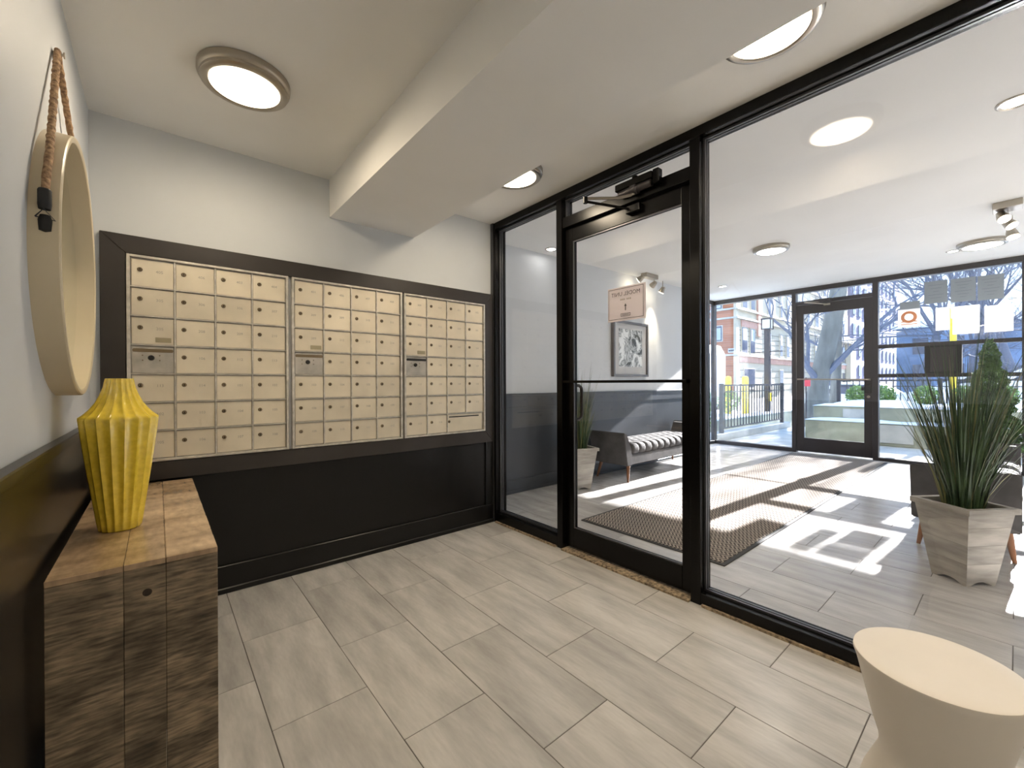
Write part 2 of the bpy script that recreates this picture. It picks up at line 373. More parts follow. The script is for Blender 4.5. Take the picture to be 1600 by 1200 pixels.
# wainscot below the mailboxes
wm = ST('wainscot_mailbox', XL+0.012, 2.072, YW-0.006, YW, 0, 0.648, m_wain)
BX('stile', 2.005, 2.072, YW-0.018, YW-0.006, 0.144, 0.648, m_wain, wm, bevel=0.002)
BX('stile', XL+0.03, XL+0.09, YW-0.018, YW-0.006, 0.144, 0.648, m_wain, wm, bevel=0.002)
ST('baseboard_mailbox', XL+0.026, 2.078, YW-0.02, YW-0.006, 0, 0.146, m_wain, bevel=0.004)
ST('trim_2', XL+0.026, 2.078, YW-0.032, YW-0.02, 0, 0.032, m_wain, bevel=0.006)
ST('trim_3', 2.072, 2.084, YW-0.030, YW, 0, HC2, m_gasket)
# surround of the mailboxes: four mitred boards
def mitre(name, pts):
    o = MB().prism(pts, 1, YW-0.026, YW-0.0005).obj(name, m_surr, bevel=0.002); o['kind'] = 'structure'
X0, X1, Z0, Z1 = -0.204, 2.070, 0.648, 1.832
x0, x1, z0, z1 = -0.115, 1.995, 0.738, 1.745
mitre('trim_4', [(X0, Z1), (X1, Z1), (x1, z1), (x0, z1)])
mitre('trim_5', [(X0, Z0), (X1, Z0), (x1, z0), (x0, z0)][::-1])
mitre('trim_6', [(X0, Z0), (X0, Z1), (x0, z1), (x0, z0)])
mitre('trim_7', [(X1, Z0), (X1, Z1), (x1, z1), (x1, z0)][::-1])

# ---------------------------------------------------------------- mailboxes
UNITS = [(-0.113, 0.583, 'left bank of aluminium apartment mailboxes, nearest the yellow vase'),
         (0.600, 1.290, 'middle bank of aluminium apartment mailboxes in the dark surround'),
         (1.304, 1.993, 'right bank of aluminium apartment mailboxes with a wide parcel slot at the bottom')]
NR, NC = 7, 4
UZ0, UZ1 = 0.740, 1.743
YD = YW-0.020            # face of doors
def lockobj(parent, x, z, me=[None]):
    if me[0] is None:
        b = MB(); b.lathe([(0.0001, -0.006), (0.0068, -0.006), (0.0098, -0.0035), (0.0105, 0.0)], n=16, ax='y', mi=0)
        b.box(-0.0018, 0.0018, -0.0068, -0.0058, -0.005, 0.0045, 1)
        o = b.obj('lock', [m_lock, m_dark], parent, off=(0, 0, 0)); me[0] = o.data
        for p in me[0].polygons: p.use_smooth = False
    else:
        o = bpy.data.objects.new('lock', me[0]); C.objects.link(o); o.parent = parent
    o.location = (x, YD, z); return o
nums = {}
def small_text(s, size):
    if (s, size) not in nums:
        o = text(s, 'number', m_ink, None, size, (0, 0, 0), (1, 0, 0), (0, 0, 1)); nums[(s, size)] = o.data
        bpy.data.objects.remove(o)
    return nums[(s, size)]
known = {(0, 0, 0): '405', (0, 0, 1): '406', (0, 1, 0): '305', (0, 1, 1): '306', (0, 2, 0): '205', (1, 0, 0): '401', (1, 1, 0): '309', (1, 2, 0): '209',
         (2, 4, 0): '112', (2, 5, 0): '101', (0, 3, 1): '106'}
for ui, (ux0, ux1, lab) in enumerate(UNITS):
    U_ = thing('mailbox_bank', lab, 'mailboxes', (0, 0, 0), 'banks of mailboxes')
    bw = 0.013; zb = 0.012
    b = MB()
    b.box(ux0, ux1, YW-0.012, YW-0.0008, UZ0, UZ1)          # backing plate
    b.obj('backing_plate', m_maild, U_)
    f = MB(); yf0, yf1 = YW-0.031, YW-0.012
    f.box(ux0, ux0+bw, yf0, yf1, UZ0, UZ1); f.box(ux1-bw, ux1, yf0, yf1, UZ0, UZ1)
    f.box(ux0+bw, ux1-bw, yf0, yf1, UZ1-zb, UZ1); f.box(ux0+bw, ux1-bw, yf0, yf1, UZ0, UZ0+zb)
    f.obj('frame', m_mailf, U_, bevel=0.0012)
    ix0, ix1, iz0, iz1 = ux0+bw, ux1-bw, UZ0+zb, UZ1-zb
    cw = (ix1-ix0)/NC; ch = (iz1-iz0)/NR
    g = MB()
    for r in range(1, NR): g.box(ix0, ix1, YW-0.027, yf1, iz1-r*ch-0.0025, iz1-r*ch+0.0025)
    g.obj('shelf_edge', m_mailf, U_)
    g = MB()
    for c in range(1, NC):
        zlo = iz0+ch if (ui == 2 and c == 3) else iz0
        g.box(ix0+c*cw-0.003, ix0+c*cw+0.003, YW-0.0262, yf1, zlo, iz1)
    g.obj('divider', m_mailf, U_)
    for r in range(NR):
        for c in range(NC):
            wide = (ui == 2 and r == 6 and c == 2)
            if ui == 2 and r == 6 and c == 3: continue
            xa = ix0+c*cw+0.0048; xb = ix0+(c+(2 if wide else 1))*cw-(0.016 if wide else 0.0048)
            zt = iz1-r*ch-0.0075; z_b = iz1-(r+1)*ch+0.0045
            master = (r == 3 and c == 0)
            bm_ = MB().box(xa, xb, YD, YW-0.013, z_b, zt)
            if master:
                d = bm_.obj('carrier_access_panel', m_maild, U_, bevel=0.001)
                xm, zm = xa+(xb-xa)*0.45, zt-0.055
                MB().prism([(xa+0.008+0.006*math.cos(a) if math.cos(a) < 0 else xb-0.008+0.006*math.cos(a), zt-0.019+0.0085*math.sin(a)) for a in [2*PI*i/16+0.01 for i in range(16)]], 1, YD-0.0012, YD+0.001).obj('slot', m_dark if ui == 2 else m_lock, d)
                MB().lathe([(0.0001, YD-0.012), (0.009, YD-0.012), (0.012, YD-0.004), (0.013, YD)], (xm, 0, zm), n=18, ax='y').obj('lock', m_dark, d)
                for sxx in (-1, 1):
                    for szz in (-1, 1):
                        MB().lathe([(0.0001, YD-0.002), (0.0025, YD-0.002), (0.003, YD)], (xm+sxx*0.032, 0, zm+szz*0.012), n=8, ax='y').obj('rivet', m_lock, d)
            else:
                d = bm_.obj('mailbox_door', m_mail, U_, bevel=0.001)
                if wide:
                    d['label'] = 'double width outgoing mail door with a long slot'
                    BX('slot', xa+0.01, xb-0.03, YD-0.0012, YD+0.001, zt-0.022, zt-0.014, m_dark, d)
                    lockobj(d, xa+0.012, zt-0.052)
                else:
                    lockobj(d, xa+0.031, zt-0.048)
                    s = known.get((ui, r, c), str((4-r if r < 3 else 1)*100 + 1+((ui*4+c+r*3) % 14)))
                    t_ = bpy.data.objects.new('number', small_text(s, 0.019)); C.objects.link(t_); t_.parent = d
                    t_.location = (xa+(xb-xa)*0.66, YD-0.0004, zt-0.052)
                    if r == 2 and c == 0:
                        p = BX('name_plate', xa+(xb-xa)*0.55, xb-0.010, YD-0.0015, YD, z_b+0.010, z_b+0.034, m_plate, d)
# ---------------------------------------------------------------- glass partition (structure) and its door
part = MB()
def PB(name, x0, x1, y0, y1, z0, z1, m=m_black, bevel=0.002): return ST(name, x0, x1, y0, y1, z0, z1, m, bevel=bevel)
YJ = 2.690
PB('trim_8', XP, XPB, YJ, YW-0.001, 0.0, HC2-0.001)                      # wall jamb
PB('trim_9', XP, XPB, 1.962, 2.012, 0.0, HC2-0.052)                      # mullion left of the door
PB('trim_10', XP, XPB, 1.020, 1.072, 0.0, HC2-0.052)                      # mullion right of the door
PB('trim_11', XP, XPB, YB, YJ, HC2-0.052, HC2)                            # head
PB('trim_12', XP, XPB, 2.012, YJ, 0.012, 0.075)                           # sill, left light
PB('trim_13', XP, XPB, YB, 1.020, 0.012, 0.062)                           # sill, right light
PB('trim_14', XP+0.008, XPB, 1.072, 1.962, 2.155, 2.225)                   # transom bar
def channel(name, y0, y1, z0, z1):                                          # the grey gasket line round each pane
    xm = (XP+XPB)/2; b = MB(); t = 0.010
    for xa, xb in ((xm-0.016, xm-0.004), (xm+0.004, xm+0.016)):
        b.box(xa, xb, y0, y0+t, z0, z1); b.box(xa, xb, y1-t, y1, z0, z1); b.box(xa, xb, y0+t, y1-t, z0, z0+t); b.box(xa, xb, y0+t, y1-t, z1-t, z1)
    o = b.obj(name, m_gasket); o['kind'] = 'structure'
xm = (XP+XPB)/2
for i, (y0, y1, z0, z1) in enumerate([(2.012, YJ, 0.075, HC2-0.052), (1.072, 1.962, 2.225, HC2-0.052), (YB, 1.020, 0.062, HC2-0.052)]):
    channel('trim_%d' % (15+i), y0+0.0005, y1-0.0005, z0+0.0005, z1-0.0005)
    ST('window_%d' % (i+1), xm-0.003, xm+0.003, y0+0.001, y1-0.001, z0+0.001, z1-0.001, m_glass)
# worn mortar under the sills and the threshold
ST('trim_18', XP-0.012, XPB, 2.02, YJ, 0.0, 0.012, m_grit); ST('trim_19', XP-0.012, XPB, YB, 1.01, 0.0, 0.012, m_grit)
ST('trim_20', XP-0.018, XPB+0.02, 1.074, 1.960, 0.0, 0.010, m_grit)

D = thing('door_1', None, None, (2.10, 1.075, 0)); D['kind'] = 'structure'
dx0, dx1 = 2.118, 2.162; dy0, dy1 = 1.076, 1.958; dz0, dz1 = 0.022, 2.150
sw = 0.060
BX('stile', dx0, dx1, dy0, dy0+sw, dz0, dz1, m_black, D, bevel=0.002); BX('stile', dx0, dx1, dy1-sw, dy1, dz0, dz1, m_black, D, bevel=0.002)
BX('top_rail', dx0, dx1, dy0+sw, dy1-sw, 2.062, dz1, m_black, D, bevel=0.002); BX('bottom_rail', dx0, dx1, dy0+sw, dy1-sw, dz0, 0.150, m_black, D, bevel=0.002)
BX('pane', 2.137, 2.143, dy0+sw-0.006, dy1-sw+0.006, 0.146, 2.068, m_glass, D)
BX('glazing_bead', dx0+0.004, dx0+0.012, dy0+sw, dy1-sw, 2.055, 2.062, m_gasket, D)
BX('glazing_bead', dx0+0.004, dx0+0.012, dy0+sw, dy1-sw, 0.150, 0.157, m_gasket, D)
BX('glazing_bead', dx0+0.004, dx0+0.012, dy1-sw-0.007, dy1-sw, 0.157, 2.055, m_gasket, D)
MB().box(2.072, 2.088, dy0+0.012, dy1-0.012, 1.118, 1.134).box(2.088, dx0, dy0+0.02, dy0+0.045, 1.117, 1.135).box(2.088, dx0, dy1-0.045, dy1-0.02, 1.117, 1.135).obj('push_bar', m_black, D, bevel=0.002)
# outside pull handle, a bent flat bar
yh = dy1-0.030
pts = [(dx1-0.005, yh, 1.10), (dx1+0.05, yh, 1.10), (dx1+0.072, yh, 1.085), (dx1+0.078, yh, 1.06), (dx1+0.078, yh, 0.91), (dx1+0.072, yh, 0.885), (dx1+0.05, yh, 0.87), (dx1-0.005, yh, 0.87)]
MB().tube(pts, 0.011, 10).obj('pull_handle', m_black, D, smooth=40)
# door closer on the transom bar
K = thing('door_closer', 'black hydraulic door closer with folded arm on the transom bar', 'door closer', (XP, 1.4, 2.2))
MB().box(XP-0.042, XP+0.008, 1.262, 1.500, 2.222, 2.262).box(XP-0.034, XP+0.008, 1.225, 1.262, 2.190, 2.268).obj('cover', m_black, K, bevel=0.004)
MB().lathe([(0.0001, 1.27), (0.020, 1.275), (0.022, 1.36), (0.030, 1.365), (0.030, 1.40), (0.022, 1.405), (0.019, 1.485), (0.0001, 1.49)], (XP-0.016, 0, 2.208), n=20, ax='y').obj('cylinder', m_greyed, K, smooth=40)
MB().lathe([(0.0001, 2.262), (0.016, 2.262), (0.016, 2.278), (0.0001, 2.28)], (XP-0.018, 1.38, 0), n=16).obj('adjusting_cap', m_black, K, smooth=40)
MB().tube([(XP-0.02, 1.382, 2.186), (XP-0.03, 1.40, 2.176), (XP-0.06, 1.46, 2.172)], 0.009, 8).tube([(XP-0.06, 1.46, 2.172), (XP-0.20, 1.585, 2.172)], 0.008, 6).obj('arm', m_nick, K, smooth=40)
MB().lathe([(0.0001, 2.145), (0.013, 2.145), (0.013, 2.18), (0.0001, 2.18)], (XP-0.20, 1.585, 0), n=12).obj('elbow', m_black, K, smooth=40)
MB().tube([(XP-0.20, 1.585, 2.155), (XP-0.11, 1.52, 2.140), (XP+0.012, 1.44, 2.122)], 0.0075, 6).obj('forearm', m_black, K, smooth=40)
MB().box(XP+0.005, dx0-0.0005, 1.37, 1.46, 2.095, 2.14).obj('shoe', m_black, K, bevel=0.004)
# sign taped to the vestibule side of the door glass, read from the vestibule
S = thing('model_unit_sign', 'pale pink paper sign reading MODEL UNIT backwards on the door glass', 'sign', (2.143, 1.46, 1.58))
sy0, sy1, sz0, sz1 = 1.365, 1.630, 1.490, 1.695
MB().box(2.1435, 2.1445, sy0, sy1, sz0, sz1).obj('sheet', m_pink, S)
e = 0.010; t = 0.003; b = MB(); xx0, xx1 = 2.1360, 2.1368
b.box(xx0, xx1, sy0+e, sy1-e, sz1-e-t, sz1-e); b.box(xx0, xx1, sy0+e, sy1-e, sz0+e, sz0+e+t); b.box(xx0, xx1, sy0+e, sy0+e+t, sz0+e, sz1-e); b.box(xx0, xx1, sy1-e-t, sy1-e, sz0+e, sz1-e)
b.obj('border', m_signt, S)
ym = (sy0+sy1)/2
text('MODEL UNIT', 'lettering', m_signt, S, 0.034, (2.1364, ym, sz1-0.045), (0, 1, 0), (0, 0, 1), off=S.location)
b = MB()
for k in range(7):
    if k == 3: b.box(xx0, xx1, ym-0.004, ym+0.004, sz1-0.079, sz1-0.077)
    else: b.box(xx0, xx1, ym-0.038+k*0.011, ym-0.031+k*0.011, sz1-0.083, sz1-0.073)
b.obj('small_print', m_ink, S)
MB().box(xx0, xx1, ym-0.003, ym+0.003, sz0+0.060, sz0+0.098).prism([(ym-0.009, sz0+0.086), (ym, sz0+0.100), (ym+0.009, sz0+0.086)], 0, xx0, xx1).obj('arrow', m_signt, S)
b = MB(); b.box(xx0, xx1, ym-0.034, ym+0.034, sz0+0.026, sz0+0.029); b.box(xx0, xx1, ym-0.034, ym+0.034, sz0+0.040, sz0+0.043); b.box(xx0, xx1, ym-0.034, ym-0.031, sz0+0.029, sz0+0.040); b.box(xx0, xx1, ym+0.031, ym+0.034, sz0+0.029, sz0+0.040); b.box(xx0, xx1, ym-0.024, ym+0.024, sz0+0.033, sz0+0.036)
b.obj('logo_box', m_signt, S)

# ---------------------------------------------------------------- lamps
def flush_lamp(x, y, z, label, r=0.165, lens=m_lens, k=1.0, group='flush ceiling lamps'):
    t = thing('ceiling_lamp', label, 'ceiling lamp', (x, y, z), group)
    MB().lathe([(r*0.765, -0.046), (r*0.80, -0.050), (r*0.90, -0.048), (r*0.94, -0.044), (r*0.945, -0.034), (r*0.985, -0.030), (r, -0.022), (r, -0.003), (r*0.97, 0.0)], (x, y, z), n=56, caps=False).obj('trim_ring', m_nick, t, smooth=50)
    MB().lathe([(0.0001, -0.056), (r*0.35, -0.0555), (r*0.62, -0.053), (r*0.765, -0.046), (r*0.765, -0.030)], (x, y, z), n=48).obj('diffuser', lens, t, smooth=60)
    return t
flush_lamp(0.283, 2.045, HC, 'round nickel flush lamp on the ceiling above the mailboxes, left of the beam')
flush_lamp(1.665, 1.95, HC2, 'round nickel flush lamp half hidden behind the beam, near the mailbox wall')
flush_lamp(0.283, -0.75, HC, 'unseen nickel flush lamp added for more light behind the viewpoint, left of the beam')  # unseen lamp, added to brighten this end of the room
flush_lamp(1.665, -0.75, HC2, 'unseen nickel flush lamp added for more light behind the viewpoint, beyond the beam')  # second added lamp out of view, also there for brightness
flush_lamp(1.665, 0.565, HC2, 'round nickel flush lamp cut by the top edge of the photo, beyond the beam')
def vz(x): return HV0+(HV1-HV0)*(x-XPB+0.06)/(7.97-XPB+0.06)
flush_lamp(5.0, 1.68, vz(5.0), 'round flush lamp on the vestibule ceiling in front of the outer door', r=0.17, lens=m_lens2)
flush_lamp(6.62, 0.235, vz(6.62), 'flat round lamp on the vestibule ceiling near the storefront corner', r=0.19, lens=m_lens2)
def downlight(x, y, label, r=0.062):
    z = vz(x); t = thing('downlight', label, 'downlight', (x, y, z), 'recessed vestibule downlights')
    MB().lathe([(r*0.72, -0.004), (r*0.9, -0.010), (r, -0.006), (r, 0.0)], (x, y, z), n=28, caps=False).obj('trim_ring', m_nick, t, smooth=50)
    MB().lathe([(0.0001, -0.003), (r*0.72, -0.004), (r*0.72, 0.0)], (x, y, z), n=24).obj('bulb', m_lens2, t)
downlight(3.30, 0.005, 'small recessed downlight at the right edge of the photo, close to the partition', 0.07)
downlight(3.16, 3.13, 'small recessed downlight by the vestibule wall, seen through the narrow pane')
downlight(6.60, 2.88, 'small recessed downlight at the far left corner of the vestibule')
downlight(6.85, 0.46, 'small recessed downlight beside the flat lamp near the storefront')
def spots(x, y, label, dirs, base):
    z = vz(x); t = thing('spot_fixture', label, 'spotlight', (x, y, z), 'three headed ceiling spot fixtures')
    MB().box(base[0], base[1], base[2], base[3], z-0.055, z).obj('mount', m_nick, t, bevel=0.004)
    for (ox, oy, oz), d in dirs:
        p = Vector((x+ox, y+oy, z+oz)); d = Vector(d).normalized()
        MB().tube([(x+ox, y+oy, z-0.05), p+Vector((0, 0, 0.005))], 0.006, 8).obj('stem', m_nick, t)
        a = p-d*0.03; c = p+d*0.045
        h = MB().tube([a-d*0.004, a, p, c], [0.015, 0.026, 0.034, 0.042], 18).obj('spot_head', m_nick, t, smooth=50)
        MB().tube([c, c+d*0.003], [0.038, 0.037], 18).obj('bulb', m_spot, h)
    return t
spots(5.25, 0.03, 'nickel fixture of three spot heads at the right edge of the photo', [((0.02, 0.05, -0.09), (-0.5, -0.3, -0.8)), ((0.12, 0.02, -0.13), (-0.3, -0.5, -0.8)), ((0.24, 0.0, -0.19), (-0.3, -0.2, -1))], (5.17, 5.33, -0.03, 0.13))
spots(5.0, 3.12, 'nickel fixture of three spot heads above the framed print', [((-0.20, 0.0, -0.08), (-0.2, 0.8, -0.5)), ((0.10, 0.0, -0.11), (0.2, 0.9, -0.5)), ((0.28, -0.02, -0.16), (0.1, 0.6, -0.9))], (4.86, 5.14, 3.08, 3.17))
sp = bpy.data.lights.new('spot_beam', 'SPOT'); sp.energy = 14; sp.spot_size = math.radians(50); sp.spot_blend = 0.9; sp.color = (1, 0.85, 0.6); sp.shadow_soft_size = 0.03
spo = bpy.data.objects.new('spot_beam', sp); C.objects.link(spo); spo.location = (5.29, 3.13, 2.32); spo.rotation_euler = Vector((0.05, 0.35, -0.9)).to_track_quat('-Z', 'Y').to_euler()

# ---------------------------------------------------------------- console table
cx0, cx1, cy0, cy1, cz = XL+0.030, 0.130, 1.480, 2.640, 0.652
T = thing('console_table', 'reclaimed wood waterfall console table against the left wall', 'console table', ((cx0+cx1)/2, (cy0+cy1)/2, 0))
fr = [0, 0.41, 0.66, 1.0]; th = 0.038; Wd = cx1-cx0
for k in range(3):
    a, b_ = cx0+Wd*fr[k]+(0.0004 if k else 0), cx0+Wd*fr[k+1]-(0.0004 if k < 2 else 0)
    BX('top_plank', a, b_, cy0, cy1, cz-0.016, cz, m_ctop, T, bevel=0.0014)
    p = BX('side_plank', a, b_, cy0+0.002, cy0+th, 0.0, cz-0.0165, m_cside, T, bevel=0.0012)
    BX('side_plank', a, b_, cy1-th, cy1-0.002, 0.0, cz-0.0165, m_cside, T, bevel=0.0012)
    if k == 1: MB().lathe([(0.0001, cy0+0.0012), (0.006, cy0+0.0012), (0.011, cy0+0.0022)], ((a+b_)/2+0.004, 0, 0.568), n=14, ax='y').obj('knot', m_knot, p)
BX('frame', cx0+0.004, cx1-0.004, cy0+th, cy1-th, cz-0.040, cz-0.0165, m_cside, T)
BX('lower_shelf', cx0+0.01, cx1-0.01, cy0+th, cy1-th, 0.16, 0.185, m_cside, T)

# ---------------------------------------------------------------- vase
vx, vy = -0.096, 1.878
prof = [(0.048, cz), (0.053, cz+0.004), (0.057, cz+0.03), (0.066, cz+0.10), (0.077, cz+0.18), (0.087, cz+0.26), (0.094, cz+0.32), (0.0980, cz+0.356), (0.0975, cz+0.363), (0.090, cz+0.369), (0.082, cz+0.377),
        (0.071, cz+0.390), (0.058, cz+0.410), (0.048, cz+0.433), (0.040, cz+0.458), (0.036, cz+0.480), (0.0345, cz+0.487), (0.030, cz+0.487), (0.029, cz+0.46)]
NF = 18
def fl(a, k):
    amp = 0.04 if k < 2 else (0.095 if k <= 9 else (0.085 if k < 15 else 0.05))
    return 1 - amp*abs(math.sin(a*NF/2))
b = MB(); b.lathe(prof, (vx, vy, 0), n=NF*10, flute=fl)
b.f = [f_ for f_ in b.f if len(f_) < 100 or f_[0] < 5000 and len(f_) > 100 and min(f_) == 0]; b.mi = [0]*len(b.f)
V = b.obj('vase', m_vase, off=(vx, vy, cz), smooth=75); V.location = (vx, vy, cz)
tag(V, 'tall fluted yellow ceramic vase on the console table', 'vase')

# ---------------------------------------------------------------- mirror
MX, MY, MZ, MR = XL, 1.923, 1.481, 0.395
Q = thing('wall_mirror', 'deep round cream framed mirror hung by a jute rope on the left wall', 'mirror', (MX, MY, MZ))
MB().lathe([(MR-0.018, 0.014), (MR-0.018, 0.053), (MR-0.014, 0.056), (MR-0.003, 0.056), (MR, 0.053), (MR, 0.0), (MR-0.018, 0.0), (MR-0.018, 0.014)], (MX, MY, MZ), n=120, ax='x', caps=False).obj('hoop_frame', m_mframe, Q, smooth=40)
bm_ = MB(); bm_.lathe([(0.0001, 0.005), (MR-0.0185, 0.005), (MR-0.0185, 0.001), (0.0001, 0.001)], (MX, MY, MZ), n=96, ax='x'); bm_.obj('mirror_glass', m_mirror, Q)
hook = Vector((XL+0.012, 1.87, 2.125))
ya, za = 1.915-0.31, 0
def onrim(ang, ro=0.008): return Vector((XL+0.030, MY+(MR+ro)*math.cos(ang), MZ+(MR+ro)*math.sin(ang)))
A1 = onrim(math.radians(169), 0.010); A2 = onrim(math.radians(11), 0.010)
rp = MB()
def ropepts(a, b_, n=40):
    return [a.lerp(b_, i/n) + Vector((0.0008*math.sin(i*2.9), 0.0012*math.sin(i*4.1), 0)) for i in range(n+1)]
hd = math.atan2(hook.z-MZ, hook.y-MY); hl = math.hypot(hook.z-MZ, hook.y-MY); ta = math.acos((MR+0.010)/hl)
def arc(a0, a1, n=8): return [onrim(math.radians(a0+(a1-a0)*i/n), 0.010) for i in range(n+1)]
tL, tR = math.degrees(hd+ta), math.degrees(hd-ta)
L_ = arc(169, tL); R_ = arc(tR, 11)
top = L_[:-1] + ropepts(L_[-1], hook+Vector((0, -0.012, -0.01))) + [hook+Vector((0, -0.006, 0.006)), hook+Vector((0, 0.006, 0.006))] + ropepts(hook+Vector((0, 0.012, -0.01)), R_[0]) + R_[1:]
rp.tube(top, [0.0082+0.0006*math.sin(i*1.9) for i in range(len(top))], 10)
rp.obj('rope', m_rope, Q, smooth=80)
for A in (A1, A2):
    s = 1 if A.y > MY else -1
    MB().lathe([(0.0001, -0.030), (0.011, -0.028), (0.0125, -0.016), (0.0125, 0.018), (0.0105, 0.022), (0.0001, 0.022)], (A.x, A.y, A.z+0.018), n=14).obj('rope_clamp', m_dark, Q, smooth=40)
    MB().lathe([(0.0001, -0.030), (0.011, -0.026), (0.0125, 0.0), (0.009, 0.012), (0.0001, 0.014)], (A.x, A.y-s*0.004, A.z-0.035), n=14).obj('ferrule', m_dark, Q, smooth=40)
    tri = [Vector((A.x-0.016, A.y, A.z-0.030)), Vector((A.x, A.y+s*0.013, A.z-0.012)), Vector((A.x+0.018, A.y, A.z-0.034)), Vector((A.x-0.016, A.y, A.z-0.030))]
    MB().tube(tri, 0.0016, 6).obj('wire_ring', m_iron, Q)
MB().tube([(XL, hook.y, hook.z), (XL+0.024, hook.y, hook.z)], 0.004, 10).tube([(XL+0.024, hook.y, hook.z), (XL+0.027, hook.y, hook.z)], 0.009, 12).obj('nail', m_nick, Q)

# ---------------------------------------------------------------- stool
sp_ = [(0.150, 0.0), (0.153, 0.006), (0.153, 0.05), (0.148, 0.09), (0.137, 0.130), (0.121, 0.170), (0.108, 0.200), (0.1045, 0.218), (0.1060, 0.240), (0.120, 0.290), (0.137, 0.368), (0.150, 0.425), (0.1555, 0.441), (0.1545, 0.447), (0.150, 0.449), (0.12, 0.4475), (0.06, 0.446), (0.0001, 0.4455)]
o = MB().lathe(sp_, (1.416, 0.123, 0), n=96).obj('stool', m_stool, off=(1.416, 0.123, 0), smooth=50); o.location = (1.416, 0.123, 0)
tag(o, 'cream hourglass drum stool in front of the glass partition', 'stool')

# ---------------------------------------------------------------- vestibule: wainscot, print, thermostat
wv = ST('wainscot_vestibule', XPB+0.002, 7.0, YV-0.012, YV, 0, 0.985, m_wain2)
ST('trim_21', XPB+0.002, 7.0, YV-0.028, YV, 0.985, 1.010, m_wain2, bevel=0.003)
BX('top_rail', XPB+0.002, 7.0, YV-0.020, YV-0.012, 0.875, 0.985, m_wain2, wv, bevel=0.002)
ST('baseboard_vestibule', XPB+0.002, 7.0, YV-0.026, YV-0.012, 0, 0.135, m_wain2, bevel=0.004)
ST('trim_22', XPB+0.002, 7.0, YV-0.038, YV-0.026, 0, 0.03, m_wain2, bevel=0.004)
PR = thing('framed_print', 'grey framed black and white marbled print on the vestibule wall above the daybed', 'picture', (4.82, YV, 1.55))
fx0, fx1, fz0, fz1 = 4.40, 5.18, 1.195, 1.915
fb = MB()
for (a, b_, c, d) in ((fx0, fx0+0.03, fz0, fz1), (fx1-0.03, fx1, fz0, fz1), (fx0+0.03, fx1-0.03, fz1-0.03, fz1), (fx0+0.03, fx1-0.03, fz0, fz0+0.03)): fb.box(a, b_, YV-0.045, YV-0.001, c, d)
fb.obj('frame', m_pframe, PR, bevel=0.002)
BX('mount_board', fx0+0.03, fx1-0.03, YV-0.022, YV-0.002, fz0+0.03, fz1-0.03, m_paper, PR)
m_print = bpy.data.materials.new('marbled_ink_print'); m_print.use_nodes = True
t = m_print.node_tree; b_ = t.nodes['Principled BSDF']; tcn = t.nodes.new('ShaderNodeTexCoord'); nn = t.nodes.new('ShaderNodeTexNoise'); nn.inputs['Scale'].default_value = 3.3; nn.inputs['Detail'].default_value = 7; nn.inputs['Distortion'].default_value = 2.6
rr = t.nodes.new('ShaderNodeValToRGB'); rr.color_ramp.elements[0].position = 0.40; rr.color_ramp.elements[0].color = (0.04, 0.05, 0.05, 1); rr.color_ramp.elements[1].position = 0.56; rr.color_ramp.elements[1].color = (0.78, 0.80, 0.79, 1)
el = rr.color_ramp.elements.new(0.47); el.color = (0.60, 0.62, 0.62, 1); el = rr.color_ramp.elements.new(0.50); el.color = (0.12, 0.14, 0.14, 1)
t.links.new(tcn.outputs['Object'], nn.inputs['Vector']); t.links.new(nn.outputs['Fac'], rr.inputs[0]); t.links.new(rr.outputs[0], b_.inputs['Base Color'])
BX('image', fx0+0.13, fx1-0.13, YV-0.0235, YV-0.0222, fz0+0.13, fz1-0.10, m_print, PR)

# ---------------------------------------------------------------- storefront
def SF(name, x0, x1, y0, y1, z0, z1, m=m_greyed): return ST(name, x0, x1, y0, y1, z0, z1, m, bevel=0.003)
SX0, SX1 = XS, XS+0.11; SH = 2.585
SF('trim_23', SX0, SX1, YB, 3.62, SH-0.06, SH+0.03)           # head
SF('trim_24', SX0, SX1, 3.56, 3.62, 0, SH-0.06)               # corner post
SF('trim_25', SX0, SX1, 2.268, 2.325, 0, SH-0.06)             # left of door
SF('trim_26', SX0, SX1, 1.262, 1.325, 0, SH-0.06)             # right of door
SF('trim_27', SX0, SX1, -0.10, -0.035, 0, SH-0.06)            # at the right edge of the photo
SF('trim_28', SX0, SX1, 2.325, 3.56, 0.0, 0.06); SF('trim_29', SX0, SX1, -0.035, 1.262, 0.0, 0.045); SF('trim_30', SX0, SX1, YB, -0.10, 0.0, 0.045)
SF('trim_31', SX0, SX1, 1.325, 2.268, 2.335, 2.385)           # transom bar
SF('trim_32', SX0, SX1, -0.035, 1.262, 1.585, 1.635); SF('trim_33', SX0, SX1, -0.035, 1.262, 1.175, 1.225)
SF('trim_34', SX0, SX1, YB, -0.10, 1.585, 1.635); SF('trim_35', SX0, SX1, YB, -0.10, 1.175, 1.225)
gx = (SX0+SX1)/2
n = 4
for (y0, y1, z0, z1) in [(2.325, 3.56, 0.06, SH-0.06), (1.325, 2.268, 2.385, SH-0.06), (-0.035, 1.262, 1.635, SH-0.06), (-0.035, 1.262, 1.225, 1.585), (-0.035, 1.262, 0.045, 1.175), (YB, -0.10, 1.635, SH-0.06), (YB, -0.10, 1.225, 1.585), (YB, -0.10, 0.045, 1.175)]:
    ST('window_%d' % n, gx-0.003, gx+0.003, y0, y1, z0, z1, m_glass); n += 1
